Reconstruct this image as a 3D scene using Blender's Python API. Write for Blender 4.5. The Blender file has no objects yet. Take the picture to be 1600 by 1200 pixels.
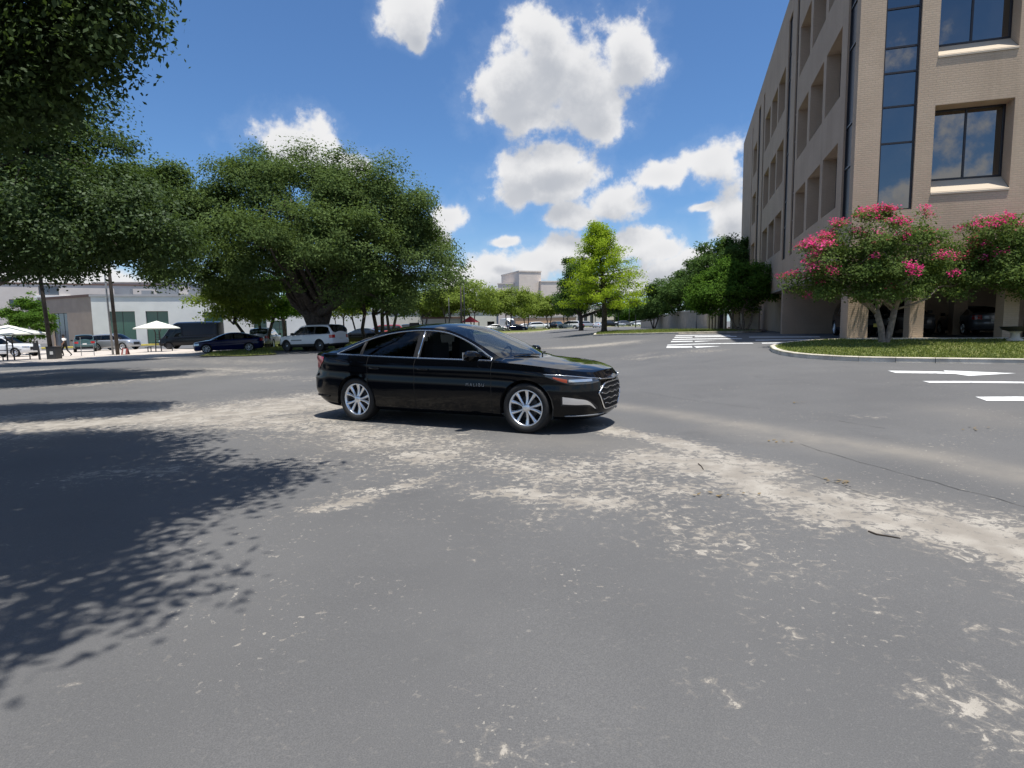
import bpy, bmesh, math, random
import numpy as np
from mathutils import Vector, Matrix

# ------------------------------------------------------------------ camera
S = bpy.context.scene
COL = S.collection
CAM_H, F_PX, PITCH, ROLL = 1.42, 917.0, 0.102, 0.01335
_cp, _sp, _c, _s = math.cos(PITCH), math.sin(PITCH), math.cos(ROLL), math.sin(ROLL)
FW = np.array([0, _cp, -_sp]); _up = np.array([0, _sp, _cp]); _rt = np.array([1.0, 0, 0])
RT = _c * _rt - _s * _up; UP = _s * _rt + _c * _up
cam = bpy.data.cameras.new('camera'); camo = bpy.data.objects.new('camera', cam); COL.objects.link(camo)
cam.sensor_fit = 'HORIZONTAL'; cam.sensor_width = 36; cam.lens = F_PX / 1600 * 36
cam.clip_start = 0.05; cam.clip_end = 6000
M = Matrix.Identity(4)
for r in range(3):
    M[r][0] = RT[r]; M[r][1] = UP[r]; M[r][2] = -FW[r]
M[0][3], M[1][3], M[2][3] = 0, 0, CAM_H
camo.matrix_world = M
S.camera = camo

def ray(px, py): return FW + RT * (px - 800) / F_PX + UP * (600 - py) / F_PX
def at(px, py, Y):
    d = ray(px, py); return np.array([0, 0, CAM_H]) + d * (Y / d[1])

# ------------------------------------------------------------------ light
SUN = np.array([0.14, -0.15, 0.978]); SUN = SUN / np.linalg.norm(SUN)
EL = math.asin(SUN[2]); AZ = math.atan2(SUN[0], SUN[1])
SUN_STRENGTH, SKY_STRENGTH, EXPOSURE = 4.2, 0.09, 0.6
sl = bpy.data.lights.new('sun', 'SUN'); sl.energy = SUN_STRENGTH; sl.angle = math.radians(0.53); sl.color = (1.0, 0.955, 0.88)
so = bpy.data.objects.new('sun', sl); COL.objects.link(so)
so.rotation_euler = Vector(-SUN).to_track_quat('-Z', 'Y').to_euler()
so.location = (20, -20, 60)

S.render.engine = 'CYCLES'
S.cycles.use_denoising = True
S.cycles.max_bounces = 6; S.cycles.transparent_max_bounces = 16
S.cycles.diffuse_bounces = 2; S.cycles.glossy_bounces = 3; S.cycles.transmission_bounces = 6
S.cycles.sample_clamp_indirect = 8
S.view_settings.view_transform = 'Standard'; S.view_settings.look = 'None'
S.view_settings.exposure = EXPOSURE; S.view_settings.gamma = 1.0
S.view_settings.use_curve_mapping = False

# ------------------------------------------------------------------ sky
W = bpy.data.worlds.new('World'); S.world = W; W.use_nodes = True
nt = W.node_tree; nt.nodes.clear(); NN = nt.nodes; LK = nt.links
def mth(tree, op, a, b=None, c=None, clamp=False):
    n = tree.nodes.new('ShaderNodeMath'); n.operation = op; n.use_clamp = clamp
    for i, v in enumerate((a, b, c)):
        if v is None: continue
        if isinstance(v, (int, float)): n.inputs[i].default_value = v
        else: tree.links.new(v, n.inputs[i])
    return n.outputs[0]
def vmth(tree, op, a, b=None, c=None, out=0):
    n = tree.nodes.new('ShaderNodeVectorMath'); n.operation = op
    for i, v in enumerate((a, b, c)):
        if v is None: continue
        if isinstance(v, (tuple, list)): n.inputs[i].default_value = v
        else: tree.links.new(v, n.inputs[i])
    return n.outputs[out]
def maprange(tree, v, a, b, c=0.0, d=1.0, smooth=True):
    n = tree.nodes.new('ShaderNodeMapRange'); n.interpolation_type = 'SMOOTHSTEP' if smooth else 'LINEAR'
    n.clamp = True
    tree.links.new(v, n.inputs[0])
    for i, x in enumerate((a, b, c, d)): n.inputs[1 + i].default_value = x
    return n.outputs[0]
def mixc(tree, f, a, b, mode='MIX'):
    n = tree.nodes.new('ShaderNodeMix'); n.data_type = 'RGBA'; n.blend_type = mode
    for k, v in ((0, f), (6, a), (7, b)):
        if isinstance(v, (int, float)): n.inputs[k].default_value = v
        elif isinstance(v, (tuple, list)): n.inputs[k].default_value = (*v[:3], 1)
        else: tree.links.new(v, n.inputs[k])
    return n.outputs[2]

# cumulus puffs of that day: where they stand in the sky (azimuth, elevation) and their angular radii
PUFFS = [(872,118,104,78),(985,88,44,50),(800,135,66,66),(850,62,60,50),(950,192,42,28),(838,180,92,22),(915,160,70,40),
 (645,14,46,36),(652,58,18,18),
 (858,288,98,38),(812,262,44,30),(872,240,54,26),(958,312,46,34),(900,332,60,20),
 (1036,272,56,18),(1122,252,40,34),(1105,322,28,7),
 (905,388,52,22),(985,378,64,24),(842,412,76,28),(762,420,44,28),(706,338,36,26),(790,384,30,9),(1030,390,44,20),(1150,345,34,52),
 (1075,412,80,26),(990,440,110,22),(720,440,50,34),(690,372,22,18),(860,458,120,18),
 (455,222,66,36),(556,258,28,14),(596,290,16,8),(500,250,70,20),
 (110,440,130,26),(30,420,80,22),(1240,420,140,50),(1400,380,150,50)]
def build_field():
    g = bpy.data.node_groups.new('cloud_field', 'ShaderNodeTree')
    g.interface.new_socket('p', in_out='INPUT', socket_type='NodeSocketVector')
    g.interface.new_socket('d', in_out='OUTPUT', socket_type='NodeSocketFloat')
    gi = g.nodes.new('NodeGroupInput'); go = g.nodes.new('NodeGroupOutput')
    cur = None
    rnd = random.Random(5)
    blobs = []
    for (x, y, rx, ry) in PUFFS:
        d = ray(x, y); d = d / np.linalg.norm(d)
        blobs.append((math.atan2(d[0], d[1]), math.asin(d[2]), rx / F_PX * 1.0, ry / F_PX * 1.04))
    for (a, e, ra, re) in blobs:
        v = vmth(g, 'MULTIPLY_ADD', gi.outputs[0], (1 / ra, 1 / re, 0), (-a / ra, -e / re, 0))
        l = vmth(g, 'LENGTH', v, out=1)
        cur = l if cur is None else mth(g, 'SMOOTH_MIN', cur, l, 0.12)
    g.links.new(cur, go.inputs[0])
    return g
tc = NN.new('ShaderNodeTexCoord')
DIR = vmth(nt, 'NORMALIZE', tc.outputs['Generated'])
sx = NN.new('ShaderNodeSeparateXYZ'); LK.new(DIR, sx.inputs[0])
az = mth(nt, 'ARCTAN2', sx.outputs[0], sx.outputs[1]); el = mth(nt, 'ARCSINE', sx.outputs[2])
FG = build_field()
n0 = NN.new('ShaderNodeTexNoise'); n0.inputs['Scale'].default_value = 9; n0.inputs['Detail'].default_value = 3
LK.new(DIR, n0.inputs['Vector'])
warp = vmth(nt, 'MULTIPLY', vmth(nt, 'SUBTRACT', n0.outputs['Color'], (.5, .5, .5)), (.055, .04, 0))
# the same kind of sky goes on all round and overhead
nr = NN.new('ShaderNodeTexNoise'); nr.inputs['Scale'].default_value = 3.1; nr.inputs['Detail'].default_value = 2; LK.new(vmth(nt, 'MULTIPLY', DIR, (1, 1, 1.7)), nr.inputs['Vector'])
beyond = mth(nt, 'MAXIMUM', maprange(nt, mth(nt, 'ABSOLUTE', az), .80, 1.0), maprange(nt, el, .50, .66))
rest = mth(nt, 'SUBTRACT', mth(nt, 'MULTIPLY_ADD', nr.outputs['Fac'], 4.2, -2.25), mth(nt, 'MULTIPLY_ADD', beyond, -3.0, 3.0))
cx = NN.new('ShaderNodeCombineXYZ'); LK.new(az, cx.inputs[0]); LK.new(el, cx.inputs[1])
gn = NN.new('ShaderNodeGroup'); gn.node_tree = FG; LK.new(vmth(nt, 'ADD', cx.outputs[0], warp), gn.inputs[0])
f0 = mth(nt, 'MAXIMUM', mth(nt, 'SUBTRACT', 1.0, gn.outputs[0]), rest)
def billow(shift, detail):
    n1 = NN.new('ShaderNodeTexNoise'); n1.inputs['Scale'].default_value = 20; n1.inputs['Detail'].default_value = detail
    n1.inputs['Roughness'].default_value = .58; n1.inputs['Lacunarity'].default_value = 2.1
    LK.new(vmth(nt, 'ADD', DIR, (shift * .3, 0, shift)) if shift else DIR, n1.inputs['Vector'])
    return mth(nt, 'MULTIPLY_ADD', n1.outputs['Fac'], 2.2, -1.08)
cx2 = NN.new('ShaderNodeCombineXYZ'); LK.new(az, cx2.inputs[0]); LK.new(mth(nt, 'ADD', el, .042), cx2.inputs[1])
gn2 = NN.new('ShaderNodeGroup'); gn2.node_tree = FG; LK.new(vmth(nt, 'ADD', cx2.outputs[0], warp), gn2.inputs[0])
f1 = mth(nt, 'MAXIMUM', mth(nt, 'SUBTRACT', 1.0, gn2.outputs[0]), mth(nt, 'SUBTRACT', rest, .35))
solid = maprange(nt, f0, .30, .75, 1.0, .25)
F0 = mth(nt, 'MULTIPLY_ADD', billow(0.0, 7), solid, f0); F1 = mth(nt, 'MULTIPLY_ADD', billow(0.016, 5), .75, f1)
dens = maprange(nt, F0, -0.06, 0.44)
shade = mth(nt, 'MULTIPLY_ADD', maprange(nt, F1, -0.15, 0.95), .82, mth(nt, 'MULTIPLY', maprange(nt, f0, .2, .95), .18))
CL = 0.56
ccol = mixc(nt, shade, (CL * 1.02, CL * 1.02, CL * 1.03), (CL * .60, CL * .63, CL * .69))
sky = NN.new('ShaderNodeTexSky'); sky.sky_type = 'NISHITA'; sky.sun_disc = False
sky.sun_elevation = EL; sky.sun_rotation = AZ; sky.altitude = 200; sky.air_density = 1.0; sky.dust_density = 0.6; sky.ozone_density = 2.2
skc = mixc(nt, 1.0, sky.outputs[0], (SKY_STRENGTH * .56, SKY_STRENGTH * .78, SKY_STRENGTH * 1.00), 'MULTIPLY')
horizon = maprange(nt, sx.outputs[2], 0.0, 0.20, 0.30, 0.0)
skc = mixc(nt, horizon, skc, (.50, .56, .64))
# thin veil round the puffs
veil = maprange(nt, F0, -.60, .10, 0.0, .07)
skc = mixc(nt, veil, skc, (.52, .57, .66))
bgc = mixc(nt, dens, skc, ccol)
bg = NN.new('ShaderNodeBackground'); bg.inputs['Strength'].default_value = 1.0
LK.new(bgc, bg.inputs[0])
wo = NN.new('ShaderNodeOutputWorld'); LK.new(bg.outputs[0], wo.inputs[0])
W.cycles.sampling_method = 'MANUAL'; W.cycles.sample_map_resolution = 512

# ------------------------------------------------------------------ lie of the land
def sst(a, b, x):
    t = np.clip((np.asarray(x, float) - a) / (b - a), 0, 1); return t * t * (3 - 2 * t)
def terr(x, y):
    x = np.asarray(x, float); y = np.asarray(y, float)
    u = -(x + 3)
    L = -0.022 * np.where(u > 40, u, np.log1p(np.exp(np.minimum(u, 40) / 2.0)) * 2.0)
    L = -2.4 * np.tanh(-L / 2.4)
    R = (.26 * sst(2, 9, x) + .31 * sst(-7, 0, x * .2857 + y * .9583 - 24.86) * sst(3, 12, x)) * (1 - .7 * sst(50, 130, y))
    return L + R
def gp(px, py, dz=0.0):
    D = ray(px, py); ts = np.geomspace(1.5, 1500, 4000)
    P = np.array([0, 0, CAM_H]) + D * ts[:, None]
    dd = P[:, 2] - terr(P[:, 0], P[:, 1]) - dz
    i = int(np.argmax(dd < 0)); a, b = ts[i - 1], ts[i]
    t = a + (b - a) * dd[i - 1] / (dd[i - 1] - dd[i])
    return np.array([0, 0, CAM_H]) + D * t
def Z(x, y): return float(terr(x, y))

# ------------------------------------------------------------------ materials
MAT = {}
def new_mat(name):
    m = bpy.data.materials.new(name); m.use_nodes = True; MAT[name] = m
    t = m.node_tree; return m, t, t.nodes['Principled BSDF']
def pm(name, col, rough=.6, metal=0.0, coat=0.0, spec=.5, var=0.0, scale=4.0, bump=0.0, bscale=60.0, emit=None):
    m, t, b = new_mat(name)
    b.inputs['Base Color'].default_value = (*col, 1); b.inputs['Roughness'].default_value = rough
    b.inputs['Metallic'].default_value = metal; b.inputs['Coat Weight'].default_value = coat
    b.inputs['Coat Roughness'].default_value = .03; b.inputs['Specular IOR Level'].default_value = spec
    if var or bump:
        g = t.nodes.new('ShaderNodeNewGeometry')
    if var:
        n = t.nodes.new('ShaderNodeTexNoise'); n.inputs['Scale'].default_value = scale; n.inputs['Detail'].default_value = 6
        t.links.new(g.outputs['Position'], n.inputs['Vector'])
        lo = tuple(c * (1 - var) for c in col); hi = tuple(min(1, c * (1 + var)) for c in col)
        f = maprange(t, n.outputs['Fac'], .3, .7)
        t.links.new(mixc(t, f, lo, hi), b.inputs['Base Color'])
    if bump:
        n2 = t.nodes.new('ShaderNodeTexNoise'); n2.inputs['Scale'].default_value = bscale; n2.inputs['Detail'].default_value = 4
        t.links.new(g.outputs['Position'], n2.inputs['Vector'])
        bp = t.nodes.new('ShaderNodeBump'); bp.inputs['Strength'].default_value = bump; bp.inputs['Distance'].default_value = .02
        t.links.new(n2.outputs['Fac'], bp.inputs['Height']); t.links.new(bp.outputs[0], b.inputs['Normal'])
    return m
def leaf_mat(name, dark, light, trans=.35, gloss=.0):
    m = bpy.data.materials.new(name); m.use_nodes = True; MAT[name] = m; t = m.node_tree; t.nodes.clear()
    a = t.nodes.new('ShaderNodeAttribute'); a.attribute_name = 'tint'
    c = mixc(t, a.outputs['Fac'], dark, light)
    d = t.nodes.new('ShaderNodeBsdfDiffuse'); t.links.new(c, d.inputs[0])
    tr = t.nodes.new('ShaderNodeBsdfTranslucent')
    c2 = mixc(t, .45, c, (light[0] * 1.25, light[1] * 1.35, light[2] * .5)); t.links.new(c2, tr.inputs[0])
    g = t.nodes.new('ShaderNodeBsdfGlossy'); g.inputs['Roughness'].default_value = .55; g.inputs[0].default_value = (.7, .75, .8, 1)
    m1 = t.nodes.new('ShaderNodeMixShader'); m1.inputs[0].default_value = trans
    t.links.new(d.outputs[0], m1.inputs[1]); t.links.new(tr.outputs[0], m1.inputs[2])
    m2 = t.nodes.new('ShaderNodeMixShader'); m2.inputs[0].default_value = gloss * .35
    t.links.new(m1.outputs[0], m2.inputs[1]); t.links.new(g.outputs[0], m2.inputs[2])
    o = t.nodes.new('ShaderNodeOutputMaterial'); t.links.new(m2.outputs[0], o.inputs[0])
    return m
def glass_mat(name, tint, refl=1.45, rough=0.0):
    m = bpy.data.materials.new(name); m.use_nodes = True; MAT[name] = m; t = m.node_tree; t.nodes.clear()
    tr = t.nodes.new('ShaderNodeBsdfTransparent'); tr.inputs[0].default_value = (*tint, 1)
    g = t.nodes.new('ShaderNodeBsdfGlossy'); g.inputs['Roughness'].default_value = rough
    fr = t.nodes.new('ShaderNodeFresnel'); fr.inputs[0].default_value = refl
    ge = t.nodes.new('ShaderNodeNewGeometry'); front = mth(t, 'SUBTRACT', 1.0, ge.outputs['Backfacing'])
    mx = t.nodes.new('ShaderNodeMixShader'); t.links.new(mth(t, 'MULTIPLY', fr.outputs[0], front), mx.inputs[0])
    t.links.new(tr.outputs[0], mx.inputs[1]); t.links.new(g.outputs[0], mx.inputs[2])
    o = t.nodes.new('ShaderNodeOutputMaterial'); t.links.new(mx.outputs[0], o.inputs[0])
    return m
pm('paint_black', (.0016, .002, .003), .06, spec=.30)
pm('paint_white', (.66, .68, .70), .35, coat=.6)
pm('paint_silver', (.36, .38, .41), .35, metal=.5, coat=.6)
pm('paint_navy', (.004, .010, .06), .1, spec=.3)
pm('paint_dark', (.006, .007, .009), .12, spec=.3)
pm('paint_teal', (.05, .11, .12), .35, coat=.6)
pm('paint_red', (.28, .02, .02), .35, coat=.7)
pm('paint_grey', (.10, .105, .115), .35, metal=.3, coat=.7)
pm('chrome', (.78, .79, .80), .16, metal=1.0)
pm('alloy', (.80, .81, .83), .34, metal=1.0)
pm('black_plastic', (.012, .012, .013), .5)
pm('rubber', (.008, .008, .0085), .7, bump=.2, bscale=90)
pm('void', (.004, .004, .004), .9)
pm('interior', (.018, .018, .02), .8)
pm('seat_cloth', (.03, .03, .033), .9)
pm('lamp_red', (.42, .012, .012), .15, coat=1.0)
pm('lamp_amber', (.42, .06, .02), .15, coat=1.0)
pm('lamp_clear', (.52, .55, .58), .12, metal=.6, coat=1.0)
pm('lamp_dark', (.03, .032, .036), .1, coat=1.0)
pm('plate_white', (.6, .6, .58), .5)
pm('plate_yellow', (.75, .62, .12), .5)
pm('gold', (.70, .52, .16), .3, metal=.8)
glass_mat('glass_tint', (.10, .11, .115), 1.5)
glass_mat('glass_front', (.42, .46, .46), 1.5)
glass_mat('glass_screen', (.50, .55, .55), 1.9)
pm('glass_far', (.012, .016, .02), .05, coat=1.0)
pm('kerb_conc', (.55, .50, .42), .85, var=.22, scale=3, bump=.3)
pm('kerb_yellow', (.62, .50, .10), .8, var=.15)
pm('concrete', (.46, .41, .36), .9, var=.14, scale=.8, bump=.15)
pm('concrete_grey', (.34, .33, .31), .9, var=.15, scale=.7)
pm('wood_pole', (.06, .05, .042), .9, var=.3, scale=6)
pm('metal_grey', (.28, .29, .30), .5, metal=.5)
pm('metal_dark', (.03, .03, .032), .5)
pm('bark', (.075, .06, .05), .95, var=.4, scale=7, bump=.8, bscale=22)
pm('bark_pale', (.25, .20, .16), .9, var=.3, scale=9, bump=.4)
pm('canvas', (.66, .67, .60), .85)
pm('white_wall', (.68, .68, .65), .85, var=.05, scale=.6)
pm('tan_wall', (.40, .31, .24), .85, var=.06, scale=.7)
pm('stucco', (.58, .53, .49), .9, var=.05, scale=.5)
pm('stucco_grey', (.36, .36, .37), .9, var=.05, scale=.5)
pm('stucco_far', (.66, .58, .51), .9, var=.05, scale=.3)
pm('brown_roof', (.16, .10, .08), .9)
pm('roof_red', (.30, .07, .05), .8)
pm('red_sign', (.42, .03, .05), .6)
pm('dull_red', (.22, .05, .045), .7)
pm('orange_wall', (.55, .36, .22), .9)
pm('fence_beige', (.42, .36, .29), .9, var=.1, scale=2)
pm('green_glass', (.05, .12, .09), .12, coat=.6)
pm('window_dark', (.015, .017, .02), .08, coat=.5)
pm('window_pale', (.10, .13, .16), .1, coat=.5)
pm('window_matte', (.010, .011, .014), .3, spec=.15)
pm('white_trim', (.72, .72, .70), .7)
pm('cloth_white', (.75, .75, .74), .9)
pm('cloth_black', (.012, .012, .014), .9)
pm('skin', (.30, .17, .11), .6)
pm('stick', (.04, .03, .022), .9)
pm('dry_leaf', (.18, .13, .06), .9)
pm('soil', (.09, .06, .045), .95, var=.3, scale=3)
leaf_mat('leaf_oak', (.046, .076, .026), (.150, .210, .074), .34, .0)
leaf_mat('leaf_near', (.024, .044, .014), (.088, .135, .040), .30, .05)
leaf_mat('leaf_light', (.105, .150, .030), (.27, .34, .080), .45, .0)
leaf_mat('leaf_yellow', (.13, .20, .018), (.38, .50, .045), .48, .0)
leaf_mat('leaf_dark', (.032, .066, .020), (.110, .180, .055), .34, .0)
leaf_mat('leaf_mid', (.040, .09, .016), (.125, .225, .04), .38, .0)
leaf_mat('leaf_myrtle', (.040, .080, .022), (.165, .22, .068), .38, .0)
leaf_mat('blossom', (.58, .02, .17), (.85, .14, .38), .30, .0)
leaf_mat('grass_blade', (.10, .13, .03), (.26, .30, .09), .35, .04)

def brick_mat(name, c1, c2, mortar):
    m, t, b = new_mat(name)
    g = t.nodes.new('ShaderNodeTexCoord')
    br = t.nodes.new('ShaderNodeTexBrick'); br.inputs['Scale'].default_value = 1.0
    br.inputs['Brick Width'].default_value = .22; br.inputs['Row Height'].default_value = .075
    br.inputs['Mortar Size'].default_value = .010; br.inputs['Mortar Smooth'].default_value = .3
    br.inputs['Color1'].default_value = (*c1, 1); br.inputs['Color2'].default_value = (*c2, 1); br.inputs['Mortar'].default_value = (*mortar, 1)
    uv = t.nodes.new('ShaderNodeAttribute'); uv.attribute_name = 'wall'
    t.links.new(uv.outputs['Vector'], br.inputs['Vector'])
    n = t.nodes.new('ShaderNodeTexNoise'); n.inputs['Scale'].default_value = .55; n.inputs['Detail'].default_value = 7
    t.links.new(uv.outputs['Vector'], n.inputs['Vector'])
    c = mixc(t, maprange(t, n.outputs['Fac'], .3, .72, 0, .35), br.outputs[0], (c1[0] * .66, c1[1] * .64, c1[2] * .62))
    st = t.nodes.new('ShaderNodeTexNoise'); st.inputs['Scale'].default_value = 1.0; st.inputs['Detail'].default_value = 5
    t.links.new(vmth(t, 'MULTIPLY', uv.outputs['Vector'], (2.2, .16, 1)), st.inputs['Vector'])
    c = mixc(t, maprange(t, st.outputs['Fac'], .52, .74, 0, .30), c, (c1[0] * .60, c1[1] * .58, c1[2] * .56))
    t.links.new(c, b.inputs['Base Color']); b.inputs['Roughness'].default_value = .9
    bp = t.nodes.new('ShaderNodeBump'); bp.inputs['Strength'].default_value = .40; bp.inputs['Distance'].default_value = .02; bp.invert = True
    t.links.new(br.outputs['Fac'], bp.inputs['Height']); t.links.new(bp.outputs[0], b.inputs['Normal'])
    return m
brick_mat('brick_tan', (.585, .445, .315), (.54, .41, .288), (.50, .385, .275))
brick_mat('brick_tan_shaded', (.44, .325, .235), (.415, .307, .222), (.39, .29, .21))  # same tan brick with the shade of the side face put into its colour
pm('sill_stone', (.50, .42, .32), .85)
pm('office_soffit', (.30, .27, .235), .9)
pm('office_frame', (.02, .018, .022), .4)
glass_mat('office_glass', (.02, .025, .03), 3.0)

# asphalt: worn sealcoat, flaked to the pale stone below
def asphalt():
    m, t, b = new_mat('asphalt')
    g = t.nodes.new('ShaderNodeNewGeometry'); P = g.outputs['Position']
    def noise(sc, det=5, rough=.55, vec=None, dist=0.0):
        n = t.nodes.new('ShaderNodeTexNoise'); n.inputs['Scale'].default_value = sc; n.inputs['Detail'].default_value = det
        n.inputs['Roughness'].default_value = rough; n.inputs['Distortion'].default_value = dist
        t.links.new(P if vec is None else vec, n.inputs['Vector']); return n.outputs['Fac']
    wear_and_sun = t.nodes.new('ShaderNodeAttribute'); wear_and_sun.attribute_name = 'wear_and_sun'
    dust = t.nodes.new('ShaderNodeAttribute'); dust.attribute_name = 'dust'
    fl = noise(13.0, 9, .72, dist=.6); big = noise(.7, 4); spk = noise(26, 3, .6)
    big2 = noise(1.9, 5, .6)
    w = mth(t, 'MULTIPLY_ADD', mth(t, 'SUBTRACT', big2, .5), .70, wear_and_sun.outputs['Fac'])
    # flake where the noise lies under a threshold that rises with wear
    thr = mth(t, 'MULTIPLY_ADD', w, .44, .285)
    fm = mth(t, 'SUBTRACT', thr, fl); flake = maprange(t, fm, -.020, .034)
    chips = maprange(t, noise(24, 3, .6), .645, .67)
    chipz = maprange(t, noise(.9, 3), .46, .66)
    chips = mth(t, 'MULTIPLY', chips, mth(t, 'MULTIPLY_ADD', chipz, .90, .10))
    flake = mth(t, 'MAXIMUM', flake, mth(t, 'MULTIPLY', chips, .9))
    grain = noise(190, 2, .6)
    base = mixc(t, maprange(t, big, .3, .7), (.108, .1075, .1085), (.128, .127, .127))
    base = mixc(t, maprange(t, noise(.16, 5, .6), .40, .68, 0, .55), base, (.156, .155, .153))
    base = mixc(t, maprange(t, grain, .30, .70, 0, .55), base, (.058, .059, .061))
    base = mixc(t, maprange(t, noise(75, 3, .7), .56, .74, 0, .45), base, (.17, .168, .162))
    base = mixc(t, maprange(t, noise(.45, 6, .7, dist=1.2), .56, .72, 0, .40), base, (.066, .067, .070))
    base = mixc(t, maprange(t, spk, .62, .8, 0, .22), base, (.165, .163, .158))
    tan = mixc(t, maprange(t, noise(3.5, 5), .35, .68), (.245, .222, .190), (.37, .343, .300))
    tan = mixc(t, maprange(t, grain, .4, .7, 0, .35), tan, (.17, .155, .14))
    dm = mth(t, 'MULTIPLY', dust.outputs['Fac'], maprange(t, noise(1.6, 6, .65), .25, .7, .35, 1.0))
    base = mixc(t, dm, base, (.210, .193, .168))
    halo = maprange(t, fm, -.11, .02)
    base = mixc(t, mth(t, 'MULTIPLY', halo, .40), base, (.225, .205, .178))
    c = mixc(t, mth(t, 'MULTIPLY', flake, .92), base, tan)
    t.links.new(c, b.inputs['Base Color'])
    b.inputs['Roughness'].default_value = .78; b.inputs['Specular IOR Level'].default_value = .35
    h = mth(t, 'MULTIPLY_ADD', flake, -.35, mth(t, 'MULTIPLY', grain, .5))
    bp = t.nodes.new('ShaderNodeBump'); bp.inputs['Strength'].default_value = .35; bp.inputs['Distance'].default_value = .006
    t.links.new(h, bp.inputs['Height']); t.links.new(bp.outputs[0], b.inputs['Normal'])
asphalt()
def paint_line():
    m, t, b = new_mat('road_paint')
    g = t.nodes.new('ShaderNodeNewGeometry')
    n = t.nodes.new('ShaderNodeTexNoise'); n.inputs['Scale'].default_value = 9; n.inputs['Detail'].default_value = 8; n.inputs['Roughness'].default_value = .7
    t.links.new(g.outputs['Position'], n.inputs['Vector'])
    t.links.new(mixc(t, maprange(t, n.outputs['Fac'], .50, .66, 0, .75), (.68, .69, .69), (.22, .22, .22)), b.inputs['Base Color'])
    b.inputs['Roughness'].default_value = .7
paint_line()
def grass_ground():
    m, t, b = new_mat('grass')
    g = t.nodes.new('ShaderNodeNewGeometry')
    def nz(s, d=6):
        n = t.nodes.new('ShaderNodeTexNoise'); n.inputs['Scale'].default_value = s; n.inputs['Detail'].default_value = d; n.inputs['Roughness'].default_value = .65
        t.links.new(g.outputs['Position'], n.inputs['Vector']); return n.outputs['Fac']
    c = mixc(t, maprange(t, nz(.6), .3, .7), (.13, .165, .045), (.21, .215, .085))
    c = mixc(t, maprange(t, nz(14), .35, .7, 0, .6), c, (.10, .10, .035))
    c = mixc(t, maprange(t, nz(3), .55, .75, 0, .6), c, (.26, .22, .13))
    t.links.new(c, b.inputs['Base Color']); b.inputs['Roughness'].default_value = .95; b.inputs['Specular IOR Level'].default_value = .1
    bp = t.nodes.new('ShaderNodeBump'); bp.inputs['Strength'].default_value = .8; bp.inputs['Distance'].default_value = .05
    t.links.new(nz(40), bp.inputs['Height']); t.links.new(bp.outputs[0], b.inputs['Normal'])
grass_ground()
pm('crack_dark', (.06, .06, .06), .9)

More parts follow.
